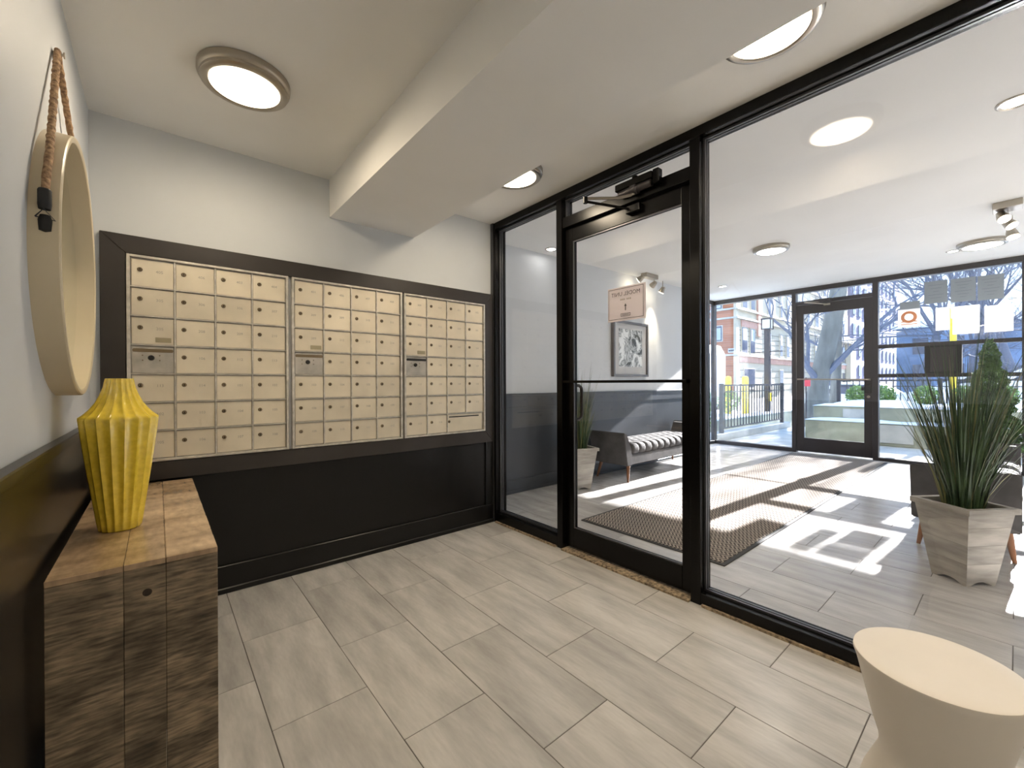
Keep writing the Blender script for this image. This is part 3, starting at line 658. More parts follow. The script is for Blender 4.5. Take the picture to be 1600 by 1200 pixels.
# side return beyond the wall end
SF('trim_36', 7.0, 7.06, YV, YV+0.32, 0, 2.9, m_paint); SF('trim_37', 7.06, SX0, 3.55, 3.62, 0, 0.06); SF('trim_38', 7.06, SX0, 3.55, 3.62, SH-0.06, SH+0.03)
ST('window_%d' % n, 7.06, SX0, 3.583, 3.589, 0.06, SH-0.06, m_glass)
ST('wall_upper', SX0, SX1+0.1, YB, 3.76, SH+0.03, 3.3, m_conc)
ST('ceiling_canopy', SX1+0.1, 9.55, YB-8, 6.5, 2.86, 3.10, m_conc)
# outer door
D2 = thing('door_2', None, None, (7.84, 1.8, 0)); D2['kind'] = 'structure'
ex0, ex1 = 7.832, 7.876; ey0, ey1 = 1.328, 2.264
BX('stile', ex0, ex1, ey0, ey0+0.095, 0.02, 2.33, m_greyed, D2, bevel=0.002); BX('stile', ex0, ex1, ey1-0.095, ey1, 0.02, 2.33, m_greyed, D2, bevel=0.002)
BX('top_rail', ex0, ex1, ey0+0.095, ey1-0.095, 2.185, 2.33, m_greyed, D2, bevel=0.002); BX('bottom_rail', ex0, ex1, ey0+0.095, ey1-0.095, 0.02, 0.235, m_greyed, D2, bevel=0.002)
BX('pane', 7.851, 7.857, ey0+0.09, ey1-0.09, 0.23, 2.19, m_glass, D2)
MB().tube([(7.775, ey0+0.03, 1.148), (7.775, ey1-0.03, 1.160)], 0.011, 10).box(7.775, ex0, ey0+0.02, ey0+0.05, 1.135, 1.16).box(7.775, ex0, ey1-0.05, ey1-0.02, 1.147, 1.172).obj('push_bar', m_nick, D2)
BX('lock_case', 7.800, ex0, ey0+0.01, ey0+0.085, 0.955, 1.075, m_dark, D2, bevel=0.004)
MB().lathe([(0.0001, 7.812), (0.018, 7.812), (0.018, ex0)], (0, ey0+0.045, 0.90), n=14, ax='x').obj('cylinder', m_nick, D2)
BX('latch', 7.795, 7.86, ey0+0.085, ey0+0.12, 0.99, 1.04, m_dark, D2)
K2 = thing('door_closer', 'grey door closer with crossed arms at the top of the outer door', 'door closer', (7.78, 2.0, 2.34))
MB().box(7.76, 7.80, 1.80, 2.02, 2.345, 2.385).obj('cover', m_greyed, K2, bevel=0.003)
MB().tube([(7.78, 1.95, 2.345), (7.62, 2.10, 2.335)], 0.009, 8).obj('arm', m_nick, K2); MB().tube([(7.62, 2.10, 2.335), (7.80, 1.86, 2.30)], 0.008, 8).obj('forearm', m_nick, K2)
MB().box(7.80, 7.831, 1.82, 1.90, 2.285, 2.312).obj('shoe', m_nick, K2)
BXo = thing('intercom_panel', 'dark metal box panel set between the storefront rails', 'panel', (7.80, 0.62, 1.4))
BX('housing', 7.79, 7.91, 0.450, 0.790, 1.2255, 1.5845, m_dark, BXo, bevel=0.003)
BX('cover_plate', 7.782, 7.79, 0.505, 0.735, 1.2455, 1.5645, m_greyed, BXo, bevel=0.002)
# papers on the glass
def sheet(name, y0, y1, z0, z1, m, label, lines=0, group='papers taped to the storefront glass', m2=m_signt):
    t = thing(name, label, 'paper', (7.85, (y0+y1)/2, (z0+z1)/2), group)
    BX('sheet', 7.8500, 7.8515, y0, y1, z0, z1, m, t)
    if lines:
        b = MB(); h = (z1-z0)/(lines+2)
        for k in range(lines):
            wv_ = 0.8-0.25*((k*7) % 3); yc = (y0+y1)/2; hw = (y1-y0)*0.42*wv_
            b.box(7.8490, 7.8498, yc-hw, yc+hw, z1-h*(k+1.3)-0.003, z1-h*(k+1.3)+0.003)
        b.obj('printed_lines', m2, t)
    return t
m_gl = mat('grey_print_on_grey', (0.22, 0.25, 0.28), 0.8)
sheet('notice', 0.580, 0.797, 2.145, 2.440, m_pgrey, 'grey notice taped highest on the storefront glass, left of three', 5, m2=m_gl)
sheet('notice', 0.333, 0.552, 2.130, 2.432, m_pgrey, 'grey notice taped highest on the storefront glass, middle of three', 6, m2=m_gl)
sheet('notice', 0.102, 0.318, 2.120, 2.425, m_pgrey, 'grey notice taped highest on the storefront glass, right of three', 6, m2=m_gl)
sheet('notice', 0.560, 0.690, 1.785, 2.080, m_paper, 'plain white notice left of the yellow post on the storefront glass')
sheet('notice', 0.300, 0.550, 1.930, 2.075, m_paper, 'plain white notice above the boxed white form on the storefront glass')
q = sheet('notice', 0.300, 0.535, 1.720, 1.925, m_paper, 'white form with a printed box on the storefront glass', 0)
b = MB()
for (a, c, d, e_) in ((0.312, 0.523, 1.905, 1.910), (0.312, 0.523, 1.735, 1.740), (0.312, 0.316, 1.74, 1.905), (0.519, 0.523, 1.74, 1.905), (0.312, 0.523, 1.872, 1.875), (0.44, 0.443, 1.74, 1.875)): b.box(7.8490, 7.8498, a, c, d, e_)
b.obj('printed_box', m_pgrey, q)
sheet('notice', 0.030, 0.262, 1.722, 2.045, m_paper, 'white notice farthest right on the storefront glass', 3, m2=m_pgrey)
t = sheet('notice', 0.838, 1.058, 1.862, 2.105, m_paper, 'white poster with an orange ring and grey header, nearest the outer door', 0)
BX('header_band', 7.8500, 7.8515, 0.838, 1.040, 2.1055, 2.205, m_pgrey, t)
MB().lathe([(0.045, 7.8492), (0.045, 7.8480), (0.082, 7.8480), (0.082, 7.8492), (0.045, 7.8492)], (0, 0.948, 1.995), n=32, ax='x', caps=False).obj('orange_ring', m_orange, t)
b = MB()
for k in range(2): b.box(7.8490, 7.8498, 0.865, 1.03, 1.893+k*0.035, 1.905+k*0.035)
b.obj('printed_lines', m_orange, t)
for k in range(3):
    pass
tt = thing('tape_scrap', 'scraps of white tape on the storefront glass beside the papers', 'tape', (7.85, 0.05, 2.1))
for k in range(3): MB().prism([(-0.005+0.01*k, 2.100-0.018*k), (0.065+0.006*k, 2.118-0.018*k), (0.065+0.006*k, 2.129-0.018*k), (-0.005+0.01*k, 2.111-0.018*k)], 0, 7.850, 7.8515).obj('strip', m_paper, tt)

# ---------------------------------------------------------------- mat
mt = thing('entrance_mat', 'long brown herringbone entrance mat between the two glass doors', 'mat', (2.63, 1.14, 0))
BX('weave', 2.655, 7.62, 1.165, 2.250, 0.0, 0.011, m_mat, mt)
b = MB(); a0, a1, b0, b1, e_ = 2.63, 7.645, 1.14, 2.275, 0.0245
b.box(a0, a0+e_, b0, b1, 0, 0.007).box(a1-e_, a1, b0, b1, 0, 0.007).box(a0+e_, a1-e_, b0, b0+e_, 0, 0.007).box(a0+e_, a1-e_, b1-e_, b1, 0, 0.007)
b.obj('border', m_rubber, mt)

# ---------------------------------------------------------------- daybeds
def daybed(loc, flip, label):
    """built with its front towards -Y, x 0..1.80, y 0..0.50"""
    t = thing('daybed', label, 'daybed', loc, 'grey tufted daybeds')
    s = -1 if flip else 1
    def pl(b, name, m, parent=t, **k):
        b.v = [(x, s*y, z) for x, y, z in b.v]; return b.obj(name, m, parent, off=(0, 0, 0), **k)
    L = 1.82; Wd = 0.49
    for e in (0, 1):
        def fx(x): return x if e == 0 else L-x
        poly = [(0.0, 0.19), (-0.065, 0.545), (-0.058, 0.560), (-0.040, 0.562), (-0.025, 0.552), (0.085, 0.335), (0.10, 0.31), (0.10, 0.19)]
        pts = [(fx(x), z) for x, z in poly]
        b = MB(); b.prism(pts, 1, 0.0, Wd); pl(b, 'arm', m_sofa, bevel=0.008, smooth=40, seg=2)
        b = MB(); b.prism([(fx(x), z) for x, z in [(-0.026, 0.545), (-0.004, 0.548), (0.020, 0.540), (0.130, 0.335), (0.125, 0.325), (0.088, 0.327)]], 1, 0.02, Wd-0.02); pl(b, 'arm_pad', m_sofa, bevel=0.008, smooth=40, seg=2)
    b = MB(); b.box(0.10, L-0.10, 0.012, Wd-0.012, 0.195, 0.312); pl(b, 'seat_rail', m_sofa, bevel=0.006)
    # tufted mattress: rounded section swept along x with pinched seams
    b = MB(); NXs, seg = 12, 12; x0m, x1m = 0.115, L-0.115
    sec = [(0.02, 0.312), (0.004, 0.330), (0.0, 0.372), (0.014, 0.410), (0.045, 0.428)]
    for j in range(1, 12): sec.append((0.045+(Wd-0.09)*j/12, 0.432))
    sec += [(Wd-0.045, 0.428), (Wd-0.014, 0.410), (Wd, 0.372), (Wd-0.004, 0.33), (Wd-0.02, 0.312)]
    v = []; f = []; nx = NXs*seg; ns = len(sec)
    for i in range(nx+1):
        u = i/nx; sx_ = abs(math.sin(u*NXs*PI)); dep = 0.018*(1-sx_)**2.2 + (0.02 if i in (0, nx) else 0)
        for j, (y, z) in enumerate(sec):
            yn = (y-Wd/2); ln = math.hypot(yn*0.35, z-0.33) or 1
            dy, dz = yn*0.35/ln, max(0, (z-0.33)/ln)
            ty = abs(math.sin((y/Wd)*3*PI)); d2 = dep + (0.012*(1-ty)**3 if 0.05 < y < Wd-0.05 else 0)
            v.append((x0m+(x1m-x0m)*u, y-dy*d2, z-dz*d2))
    for i in range(nx):
        for j in range(ns-1): f.append((i*ns+j, i*ns+j+1, (i+1)*ns+j+1, (i+1)*ns+j))
        f.append((i*ns+ns-1, i*ns, (i+1)*ns, (i+1)*ns+ns-1))
    f += [tuple(range(ns)), tuple(nx*ns+j for j in range(ns))]
    b.add(v, f); pl(b, 'tufted_mattress', m_sofa, smooth=60)
    for (x, y, dx, dy) in ((0.10, 0.06, -0.05, -0.03), (L-0.10, 0.06, 0.05, -0.03), (0.10, Wd-0.06, -0.05, 0.03), (L-0.10, Wd-0.06, 0.05, 0.03)):
        b = MB(); b.tube([(x, y, 0.195), (x+dx, y+dy, 0.0)], [0.023, 0.011], 14); pl(b, 'leg', m_walnut, smooth=40)
    return t
daybed((3.975, 2.765, 0), False, 'grey tufted daybed along the vestibule wall under the framed print')
daybed((3.975, 0.47, 0), True, 'grey tufted daybed behind the grass planter on the right, mostly in shade')

# ---------------------------------------------------------------- planters
def blade(b, base, tip, wd, bend, n=5, mi=0):
    base = Vector(base); tip = Vector(tip); d = tip-base; side = Vector((-d.y, d.x, 0))
    if side.length < 1e-4: side = Vector((1, 0, 0))
    side.normalize(); side = Matrix.Rotation(random.uniform(-0.9, 0.9), 3, 'Z') @ side
    v = []; f = []
    for i in range(n+1):
        t_ = i/n; p = base + Vector((d.x*t_**(1+bend), d.y*t_**(1+bend), d.z*t_ - 0.03*bend*t_*t_)); w_ = wd*(1-t_**2.2)*0.5+0.0003
        v += [p-side*w_, p+side*w_]
    for i in range(n): f.append((2*i, 2*i+1, 2*i+3, 2*i+2))
    b.add(v, f, mi)
def planter(cx, cy, ang, label, gh, seed, spread):
    rnd = random.Random(seed); h = 0.435
    t = thing('grass_planter', label, 'potted plant', (cx, cy, 0), 'grass planters')
    def sq(hd): return [(cx+hd*math.cos(ang+k*PI/2), cy+hd*math.sin(ang+k*PI/2)) for k in range(4)]
    hb, ht = 0.125, 0.196
    zs = [0.0, 0.125, 0.23, 0.33, h-0.03]
    for face in range(4):
        for k in range(4):
            za, zb_ = zs[k]+(0.0006 if k else 0), zs[k+1]-0.0006
            if k == 0: za = 0.0
            def corner(z, f_, inset): 
                hd = hb+(ht-hb)*z/(h-0.03)-inset; q_ = sq(hd)[f_ % 4]; return Vector((q_[0], q_[1], z))
            b = MB(); n_ = 10 if k == 0 else 1
            outer = []; 
            lo_o = [corner(za, face, 0).lerp(corner(za, face+1, 0), i/n_) for i in range(n_+1)]
            lo_i = [corner(za, face, 0.018).lerp(corner(za, face+1, 0.018), i/n_) for i in range(n_+1)]
            if k == 0:
                for i in range(n_+1):
                    u = i/n_; z_ = 0.0 if u < 0.18 or u > 0.82 else 0.022*math.sin((u-0.18)/0.64*PI)**0.5
                    lo_o[i].z = z_; lo_i[i].z = z_
            hi_o = [corner(zb_, face, 0).lerp(corner(zb_, face+1, 0), i/n_) for i in range(n_+1)]
            hi_i = [corner(zb_, face, 0.018).lerp(corner(zb_, face+1, 0.018), i/n_) for i in range(n_+1)]
            v = lo_o+hi_o+lo_i+hi_i; N = n_+1; f = []
            for i in range(n_):
                f += [(i, i+1, N+i+1, N+i), (2*N+i+1, 2*N+i, 3*N+i, 3*N+i+1), (i+1, i, 2*N+i, 2*N+i+1), (N+i, N+i+1, 3*N+i+1, 3*N+i)]
            f += [(0, N, 3*N, 2*N), (n_, 2*N+n_, 3*N+n_, N+n_)]
            b.add(v, f); b.obj('board', m_planter, t)
    o1, i1 = sq(ht+0.022), sq(ht-0.022); b = MB()
    for k in range(4):
        k2 = (k+1) % 4; pts = [o1[k], o1[k2], i1[k2], i1[k]]; b.prism(pts, 2, h-0.030, h)
    b.obj('rim', m_planter, t)
    MB().prism(sq(ht-0.025), 2, 0.38, 0.405).obj('moss', m_soil, t)
    # individual outer blades, then the dense core
    for k in range(70):
        a = rnd.uniform(0, 2*PI); r0 = rnd.uniform(0.01, 0.07); rr = spread*rnd.uniform(0.30, 1.12)**0.8; hh = gh*rnd.uniform(0.60, 1.08)*(1-0.22*(rr/spread)**2)
        b = MB(); random.seed(seed*1000+k)
        blade(b, (cx+r0*math.cos(a), cy+r0*math.sin(a), 0.40), (cx+rr*math.cos(a+rnd.uniform(-.3, .3)), cy+rr*math.sin(a), 0.40+hh), rnd.uniform(0.004, 0.008), rnd.uniform(0.1, 0.7))
        b.obj('blade', m_grass2 if k % 4 == 0 else m_grass, t)
    b = MB()
    for k in range(420):
        a = rnd.uniform(0, 2*PI); r0 = 0.085*rnd.random()**0.5; rr = spread*0.75*rnd.random()**0.7+r0*0.3; hh = gh*rnd.uniform(0.30, 0.78)
        blade(b, (cx+r0*math.cos(a), cy+r0*math.sin(a), 0.40), (cx+rr*math.cos(a+rnd.uniform(-.4, .4)), cy+rr*math.sin(a), 0.40+hh), rnd.uniform(0.004, 0.009), rnd.uniform(0.1, 0.6), 4, 1 if k % 5 == 0 else 0)
    b.obj('blade_clump', [m_grass, m_grass2], t, kind='stuff')
planter(3.49, 0.20, math.radians(190), 'whitewashed tapered planter of tall grass right of the mat, in front of the dark daybed', 1.16, 3, 0.40)
planter(3.44, 3.00, math.radians(205), 'whitewashed tapered planter of tall grass against the wall behind the door pull', 0.96, 5, 0.24)

# clipped cone behind the right daybed
def leafy(name, shape, n, size, m, parent, seed):
    rnd = random.Random(seed); b = MB()
    for k in range(n):
        p = shape(rnd); d = Vector((rnd.uniform(-1, 1), rnd.uniform(-1, 1), rnd.uniform(-1, 1))).normalized(); e = d.orthogonal().normalized()*size*rnd.uniform(0.5, 1); d = d*size*rnd.uniform(0.6, 1.2)
        b.add([p-e*0.5, p+d*0.5, p+e*0.5, p-d*0.5], [(0, 1, 2, 3)])
    return b.obj(name, m, parent, kind='stuff')
CT = thing('conical_shrub', 'clipped conical evergreen in a pot behind the right daybed', 'potted plant', (7.15, 0.20, 0))
MB().lathe([(0.11, 0.0), (0.12, 0.01), (0.155, 0.27), (0.165, 0.28), (0.165, 0.31), (0.145, 0.31), (0.14, 0.27), (0.0001, 0.27)], (7.15, 0.20, 0), n=32).obj('pot', m_dark, CT, smooth=40)
MB().tube([(7.15, 0.20, 0.27), (7.15, 0.20, 0.55), (7.15, 0.20, 1.50)], [0.02, 0.018, 0.004], 8).obj('stem', m_bark, CT)
def cone(rnd):
    z = 0.36+1.24*(1-rnd.random()**0.55)
    tt_ = (z-0.36)/1.24; r = 0.235*(1-tt_)**0.95+0.03; r *= rnd.random()**0.22*(1+0.16*math.sin(z*23)+0.10*math.sin(z*61+3)+0.1*rnd.random()); a = rnd.uniform(0, 2*PI)
    return Vector((7.15+r*math.cos(a), 0.20+r*math.sin(a), z))
leafy('foliage', cone, 19000, 0.024, m_leaf, CT, 11)

# ---------------------------------------------------------------- outdoors
ST('ground', 7.97, 12.6, -14, 12, -0.25, -0.04, m_conc)
ST('ground_street', 12.6, 120, -60, 60, -0.75, -0.55, m_asph)
ST('ground_verge', 12.6, 17.5, -30, 24, -0.55, -0.30, m_snow)
# stepped garden wall in front of the entrance
GW = thing('garden_wall', 'stepped pale concrete garden wall capped with snow outside the entrance', 'garden wall', (10.3, -2, -0.04))
BX('lower_step', 10.0, 10.55, -7, 2.75, -0.04, 0.36, m_conc2, GW, bevel=0.01); BX('upper_step', 10.55, 10.95, -7, 2.75, -0.04, 0.62, m_conc2, GW, bevel=0.01)
for k in range(6): BX('panel_block', 9.97, 10.01, -5.6+1.35*k, -5.0+1.35*k, 0.02, 0.34, m_conc, GW, bevel=0.006)
for k in range(6): BX('panel_block', 10.53, 10.56, -5.0+1.35*k, -4.5+1.35*k, 0.40, 0.58, m_conc, GW, bevel=0.006)
def snowcap(name, x0, x1, y0, y1, z, hgt, parent, seed):
    rnd = random.Random(seed); nx_, ny_ = 8, 60; v = []; f = []
    ph = [rnd.uniform(0, 6) for _ in range(4)]
    for i in range(nx_+1):
        for j in range(ny_+1):
            u, w_ = i/nx_, j/ny_; e = min(u, 1-u, 1)*2; e2 = min(w_, 1-w_)*20
            y = y0+(y1-y0)*w_
            hh = hgt*(0.75+0.25*math.sin(y*3.1+ph[0])+0.15*math.sin(y*7.3+ph[1]+u*3))*min(1, e*1.8)**0.5*min(1, e2)**0.5
            v.append((x0+(x1-x0)*u, y, z+max(0.002, hh)))
    for i in range(nx_):
        for j in range(ny_): a = i*(ny_+1)+j; f.append((a, a+1, a+ny_+2, a+ny_+1))
    b = MB(); b.add(v, f); return b.obj(name, m_snow, parent, smooth=80)
snowcap('snow_cap', 9.98, 10.56, -7, 2.77, 0.361, 0.05, GW, 1); snowcap('snow_cap', 10.53, 10.97, -7, 2.77, 0.621, 0.06, GW, 2)
ST('ground_bed', 10.95, 12.6, -7, 2.75, -0.04, 0.60, m_snow)
o = snowcap('ground_snow_bank', 10.97, 12.55, -7, 2.7, 0.601, 0.13, None, 4); o['kind'] = 'structure'
# raised kerb and wall behind the left fence
o = BX('kerb_wall', 8.3, 12.4, 3.72, 3.86, -0.04, 0.10, m_conc, bevel=0.01); tag(o, 'low concrete kerb under the black railing outside', 'kerb')
W2_ = thing('retaining_wall', 'low retaining wall with snow on top behind the black railing', 'retaining wall', (11, 4.7, -0.04))
BX('wall_body', 8.4, 15.5, 4.55, 4.85, -0.30, 0.20, m_conc2, W2_, bevel=0.01)
o = MB(); 
def snowplane(x0, x1, y0, y1, z, name, parent):
    b = MB(); v = []; f = []; nx_, ny_ = 24, 14
    for i in range(nx_+1):
        for j in range(ny_+1):
            x, y = x0+(x1-x0)*i/nx_, y0+(y1-y0)*j/ny_
            v.append((x, y, z+0.05*math.sin(x*2.3+y)+0.03*math.sin(x*5.1)*math.cos(y*3)))
    for i in range(nx_):
        for j in range(ny_): a = i*(ny_+1)+j; f.append((a, a+1, a+ny_+2, a+ny_+1))
    b.add(v, f); return b.obj(name, m_snow, parent, smooth=80)
o = snowplane(8.4, 14.3, 4.86, 9.0, 0.16, 'ground_snow_lawn', None); o['kind'] = 'structure'; BX('snow_cap', 8.4, 15.5, 4.54, 4.86, 0.2005, 0.235, m_snow, W2_, bevel=0.012)
def shrub(x, y, z, r, hh, label, seed, n=1500):
    t = thing('shrub', label, 'shrub', (x, y, z), 'round shrubs in the snow')
    MB().tube([(x, y, z-0.1), (x, y, z+hh*0.5)], [0.02, 0.01], 6).obj('stem', m_bark, t)
    def sh(rnd):
        while True:
            p = Vector((rnd.uniform(-1, 1), rnd.uniform(-1, 1), rnd.uniform(-1, 1)))
            if 0.45 < p.length < 1: break
        return Vector((x+p.x*r, y+p.y*r, z+hh*0.5+p.z*hh*0.5))
    leafy('foliage', sh, n, 0.042, m_leaf2, t, seed)
shrub(10.85, 5.25, 0.24, 0.31, 0.70, 'round green shrub behind the railing, nearer the corner post', 21)
shrub(12.4, 5.25, 0.24, 0.33, 0.66, 'round green shrub behind the railing, nearer the lamp post', 22)
lab = ['round shrub seen low through the outer door glass', 'round shrub just right of the outer door frame', 'second round shrub right of the outer door', 'round shrub behind the grass blades under the metal box', 'round shrub farthest right, behind the conical evergreen', 'round shrub right of the yellow post base']
for k, yy in enumerate((2.32, 1.83, 1.20, 0.66, -0.35, 0.15)): shrub(12.0, yy, 0.62, 0.20, 0.42, lab[k], 30+k, 1100)
shrub(8.55, 4.18, 0.0, 0.27, 1.15, 'tall bright green hedge shrub right outside the side glass', 41, 2600)

def railing(x0, x1, y, z0, z1, step, label, kwx=True, legs=2):
    t = thing('iron_railing', label, 'railing', ((x0+x1)/2 if kwx else y, y if kwx else (x0+x1)/2, z0))
    def P(u, z): return (u, y, z) if kwx else (y, u, z)
    def bx(name, u0, u1, za, zb_, w_): 
        if kwx: return BX(name, u0, u1, y-w_, y+w_, za, zb_, m_iron, t)
        return BX(name, y-w_, y+w_, u0, u1, za, zb_, m_iron, t)
    bx('top_rail', x0, x1, z1-0.035, z1, 0.018); bx('bottom_rail', x0, x1, z0+0.10, z0+0.125, 0.012); bx('middle_rail', x0, x1, z1-0.16, z1-0.14, 0.012)
    n_ = int((x1-x0)/step); 
    for k in range(1, n_): u = x0+k*step; bx('bar', u-0.009, u+0.009, z0+0.12, z1-0.03, 0.009)
    for k in range(legs): u = x0+(x1-x0)*k/(legs-1); bx('post', u-0.035, u+0.035, z0-0.05, z1+0.02, 0.035)
railing(8.62, 12.0, 3.79, 0.08, 1.07, 0.15, 'black iron railing outside the left storefront pane')
railing(-4.2, 2.8, 12.75, 0.30, 1.16, 0.12, 'far black iron railing behind the round shrubs', kwx=False, legs=5)

# lamp post
LP = thing('street_lamp', 'grey square lamp post with a lantern box outside the left pane', 'street lamp', (14, 4.805, -0.3))
MB().box(13.93, 14.07, 4.735, 4.875, -0.3, 2.70).box(13.89, 14.11, 4.695, 4.915, -0.3, 0.1).obj('post', m_greyed, LP, bevel=0.01)
b = MB()
for sxx in (-1, 1):
    for syy in (-1, 1): b.box(14+sxx*0.11-0.012, 14+sxx*0.11+0.012, 4.805+syy*0.12-0.012, 4.805+syy*0.12+0.012, 2.70, 2.98)
b.box(13.86, 14.14, 4.67, 4.94, 2.98, 3.02).box(13.87, 14.13, 4.68, 4.93, 2.68, 2.71); b.obj('lantern_frame', m_greyed, LP)
BX('lantern_glass', 13.90, 14.10, 4.70, 4.91, 2.71, 2.98, m_white, LP)
MB().tube([(14, 4.40, 2.02), (14, 5.2, 2.02)], 0.015, 6).obj('banner_rod', m_greyed, LP)
BX('yellow_tag', 13.90, 13.92, 4.66, 4.735, 0.55, 0.80, m_yell, LP)
yp = thing('utility_post', 'tall yellow guard post seen through the storefront among the papers', 'post', (12.3, 0.80, -0.04))
MB().tube([(12.3, 0.83, 0.3), (12.3, 0.83, 2.55)], 0.05, 12).obj('guard', m_yell, yp, smooth=40); MB().lathe([(0.05, 2.55), (0.04, 2.59), (0.0001, 2.60)], (12.3, 0.83, 0), n=12).obj('cap', m_yell, yp)
for k, (x, y, l_) in enumerate(((13.0, 5.52, 'yellow bollard form standing in for a glass reflection, left of the shrub gap'), (13.2, 5.12, 'yellow bollard form standing in for a glass reflection, nearer the lamp post'))):
    t = thing('bollard', l_, 'bollard', (x, y, 0.1), 'yellow bollard forms standing in for reflections')  # bollard forms take the place of yellow reflections in the glass
    MB().lathe([(0.09, 0.1), (0.09, 1.22), (0.07, 1.28), (0.0001, 1.30)], (x, y, 0), n=16).obj('shaft', m_yell, t, smooth=40)
    MB().lathe([(0.11, 0.1), (0.11, 0.14), (0.09, 0.15)], (x, y, 0), n=16).obj('collar', m_iron, t)

# van form standing in for pale glass reflections at the left
VN = thing('reflection_van', 'white van form standing in for a pale glass reflection at the left', 'van', (15.5, 8.2, -0.3))
MB().prism([(7.3, 0.1), (7.3, 2.15), (7.5, 2.55), (9.05, 2.6), (9.05, 0.1)], 0, 14.4, 17.0).obj('body', m_car, VN, bevel=0.04)
BX('rear_window', 14.385, 14.40, 7.47, 8.10, 1.05, 1.75, m_blind, VN); BX('rear_window', 14.385, 14.40, 8.2, 8.85, 1.05, 1.75, m_blind, VN)
for x in (14.9, 16.5): MB().lathe([(0.0001, 7.27), (0.30, 7.27), (0.33, 7.33), (0.33, 7.45), (0.0001, 7.47)], (x, 0, 0.03), n=20, ax='y').obj('wheel', m_tyre, VN)

# parked cars
def car(x, y, z, label, k=1.0, m=m_car):
    t = thing('parked_car', label, 'car', (x, y, z), 'parked cars along the street')
    prof_ = [(-2.2, 0.25), (-2.25, 0.65), (-2.0, 0.82), (-1.25, 0.92), (-0.6, 1.38), (0.7, 1.42), (1.4, 1.0), (2.1, 0.88), (2.2, 0.6), (2.15, 0.25)]
    MB().prism([(y+p*k, z+q_*k) for p, q_ in prof_], 0, x-0.85, x+0.85).obj('body', m, t, bevel=0.05, seg=2, smooth=40)
    MB().prism([(y+p*k, z+q_*k) for p, q_ in [(-1.05, 0.95), (-0.55, 1.30), (0.0, 1.33), (0.0, 0.95)]], 0, x-0.862, x-0.852).obj('side_window', m_pane, t)
    MB().prism([(y+p*k, z+q_*k) for p, q_ in [(0.08, 0.95), (0.08, 1.33), (0.62, 1.34), (1.2, 0.98)]], 0, x-0.862, x-0.852).obj('side_window', m_pane, t)
    for yy in (-1.35, 1.35): MB().lathe([(0.0001, x-0.90), (0.22, x-0.90), (0.33, x-0.88), (0.33, x-0.70), (0.0001, x-0.70)], (0, y+yy*k, z+0.33*k), n=20, ax='x').obj('wheel', m_tyre, t)
car(25.0, 4.6, -0.55, 'white car under snow seen through the outer door', 1.15)
car(19.0, 0.2, -0.30, 'white car behind the storefront, seen above the lower rail', 1.15)
car(16.6, -1.3, -0.05, 'white car at the right edge behind the conical evergreen', 1.2)
hy = thing('road_sign', 'small red road sign on a thin post seen through the outer door', 'sign', (15.2, 4.15, -0.3))
MB().tube([(15.2, 4.15, -0.3), (15.2, 4.15, 1.25)], 0.02, 8).obj('post', m_greyed, hy)
BX('plate', 15.17, 15.18, 4.03, 4.27, 0.98, 1.22, m_red, hy)

# trees
def tree(name, x, y, z, label, rad, trunk, seed, depth=4, m=m_twig, mt_=m_bark, spread=0.6, ln=1.4, group='bare street trees', nb=3):
    rnd = random.Random(seed); t = thing(name, label, 'tree', (x, y, z), group)
    MB().tube(trunk, rad, 12).obj('trunk', mt_, t, smooth=60)
    b = MB()
    def grow(p, d, r, L, k):
        q_ = p+d*L*0.5+Vector((rnd.uniform(-.08, .08), rnd.uniform(-.08, .08), rnd.uniform(-.03, .1)))*L; e_ = q_+(d+Vector((rnd.uniform(-.3, .3), rnd.uniform(-.3, .3), rnd.uniform(-.1, .2)))).normalized()*L*0.5
        b.tube([p, q_, e_], [r, r*0.8, r*0.6], 6 if k > 2 else (4 if k > 1 else 3), cap=False)
        if k <= 0: return
        for i in range(nb if k > 1 else 4):
            src = q_ if i % 2 else e_
            nd = (d + Vector((rnd.uniform(-1, 1), rnd.uniform(-1, 1), rnd.uniform(-0.5, 0.8)))*spread*1.5).normalized()
            grow(src, nd, r*0.55, L*rnd.uniform(0.6, 0.85), k-1)
    top_ = Vector(trunk[-1]); dirt = (top_-Vector(trunk[-2])).normalized()
    for i in range(4):
        nd = (dirt+Vector((rnd.uniform(-1, 1), rnd.uniform(-1, 1), rnd.uniform(-0.2, 0.6)))*0.8).normalized(); grow(top_, nd, rad[-1]*0.6, ln, depth)
    for i in range(3):
        kk = rnd.randint(1, len(trunk)-1); nd = Vector((rnd.uniform(-1, 1), rnd.uniform(-1, 1), rnd.uniform(0, 0.7))).normalized(); grow(Vector(trunk[kk]), nd, rad[kk]*0.4, ln*0.9, depth-1)
    b.obj('branches', m, t, kind='stuff')
tree('bare_tree', 16, 4.1, -0.4, 'thick leaning grey tree trunk seen through the outer door', [0.40, 0.27, 0.24, 0.20, 0.16], [(16, 4.15, -0.5), (16, 4.02, 1.1), (16, 3.62, 3.2), (16, 3.45, 4.4), (16.1, 3.1, 6.0)], 3, depth=4, ln=1.8)
tree('bare_tree', 20, 3.9, -0.5, 'thinner tree standing just behind the leaning trunk', [0.20, 0.15, 0.10], [(20, 4.55, -0.5), (20, 4.45, 2.0), (20.2, 4.4, 4.5)], 5, depth=3, ln=1.6)
tree('bare_tree', 22, 2.0, -0.5, 'bare spreading tree behind the orange ring poster', [0.22, 0.17, 0.12], [(22, 2.4, -0.5), (22, 2.2, 1.5), (22, 1.9, 2.8)], 6, depth=6, ln=1.9, mt_=m_twig)
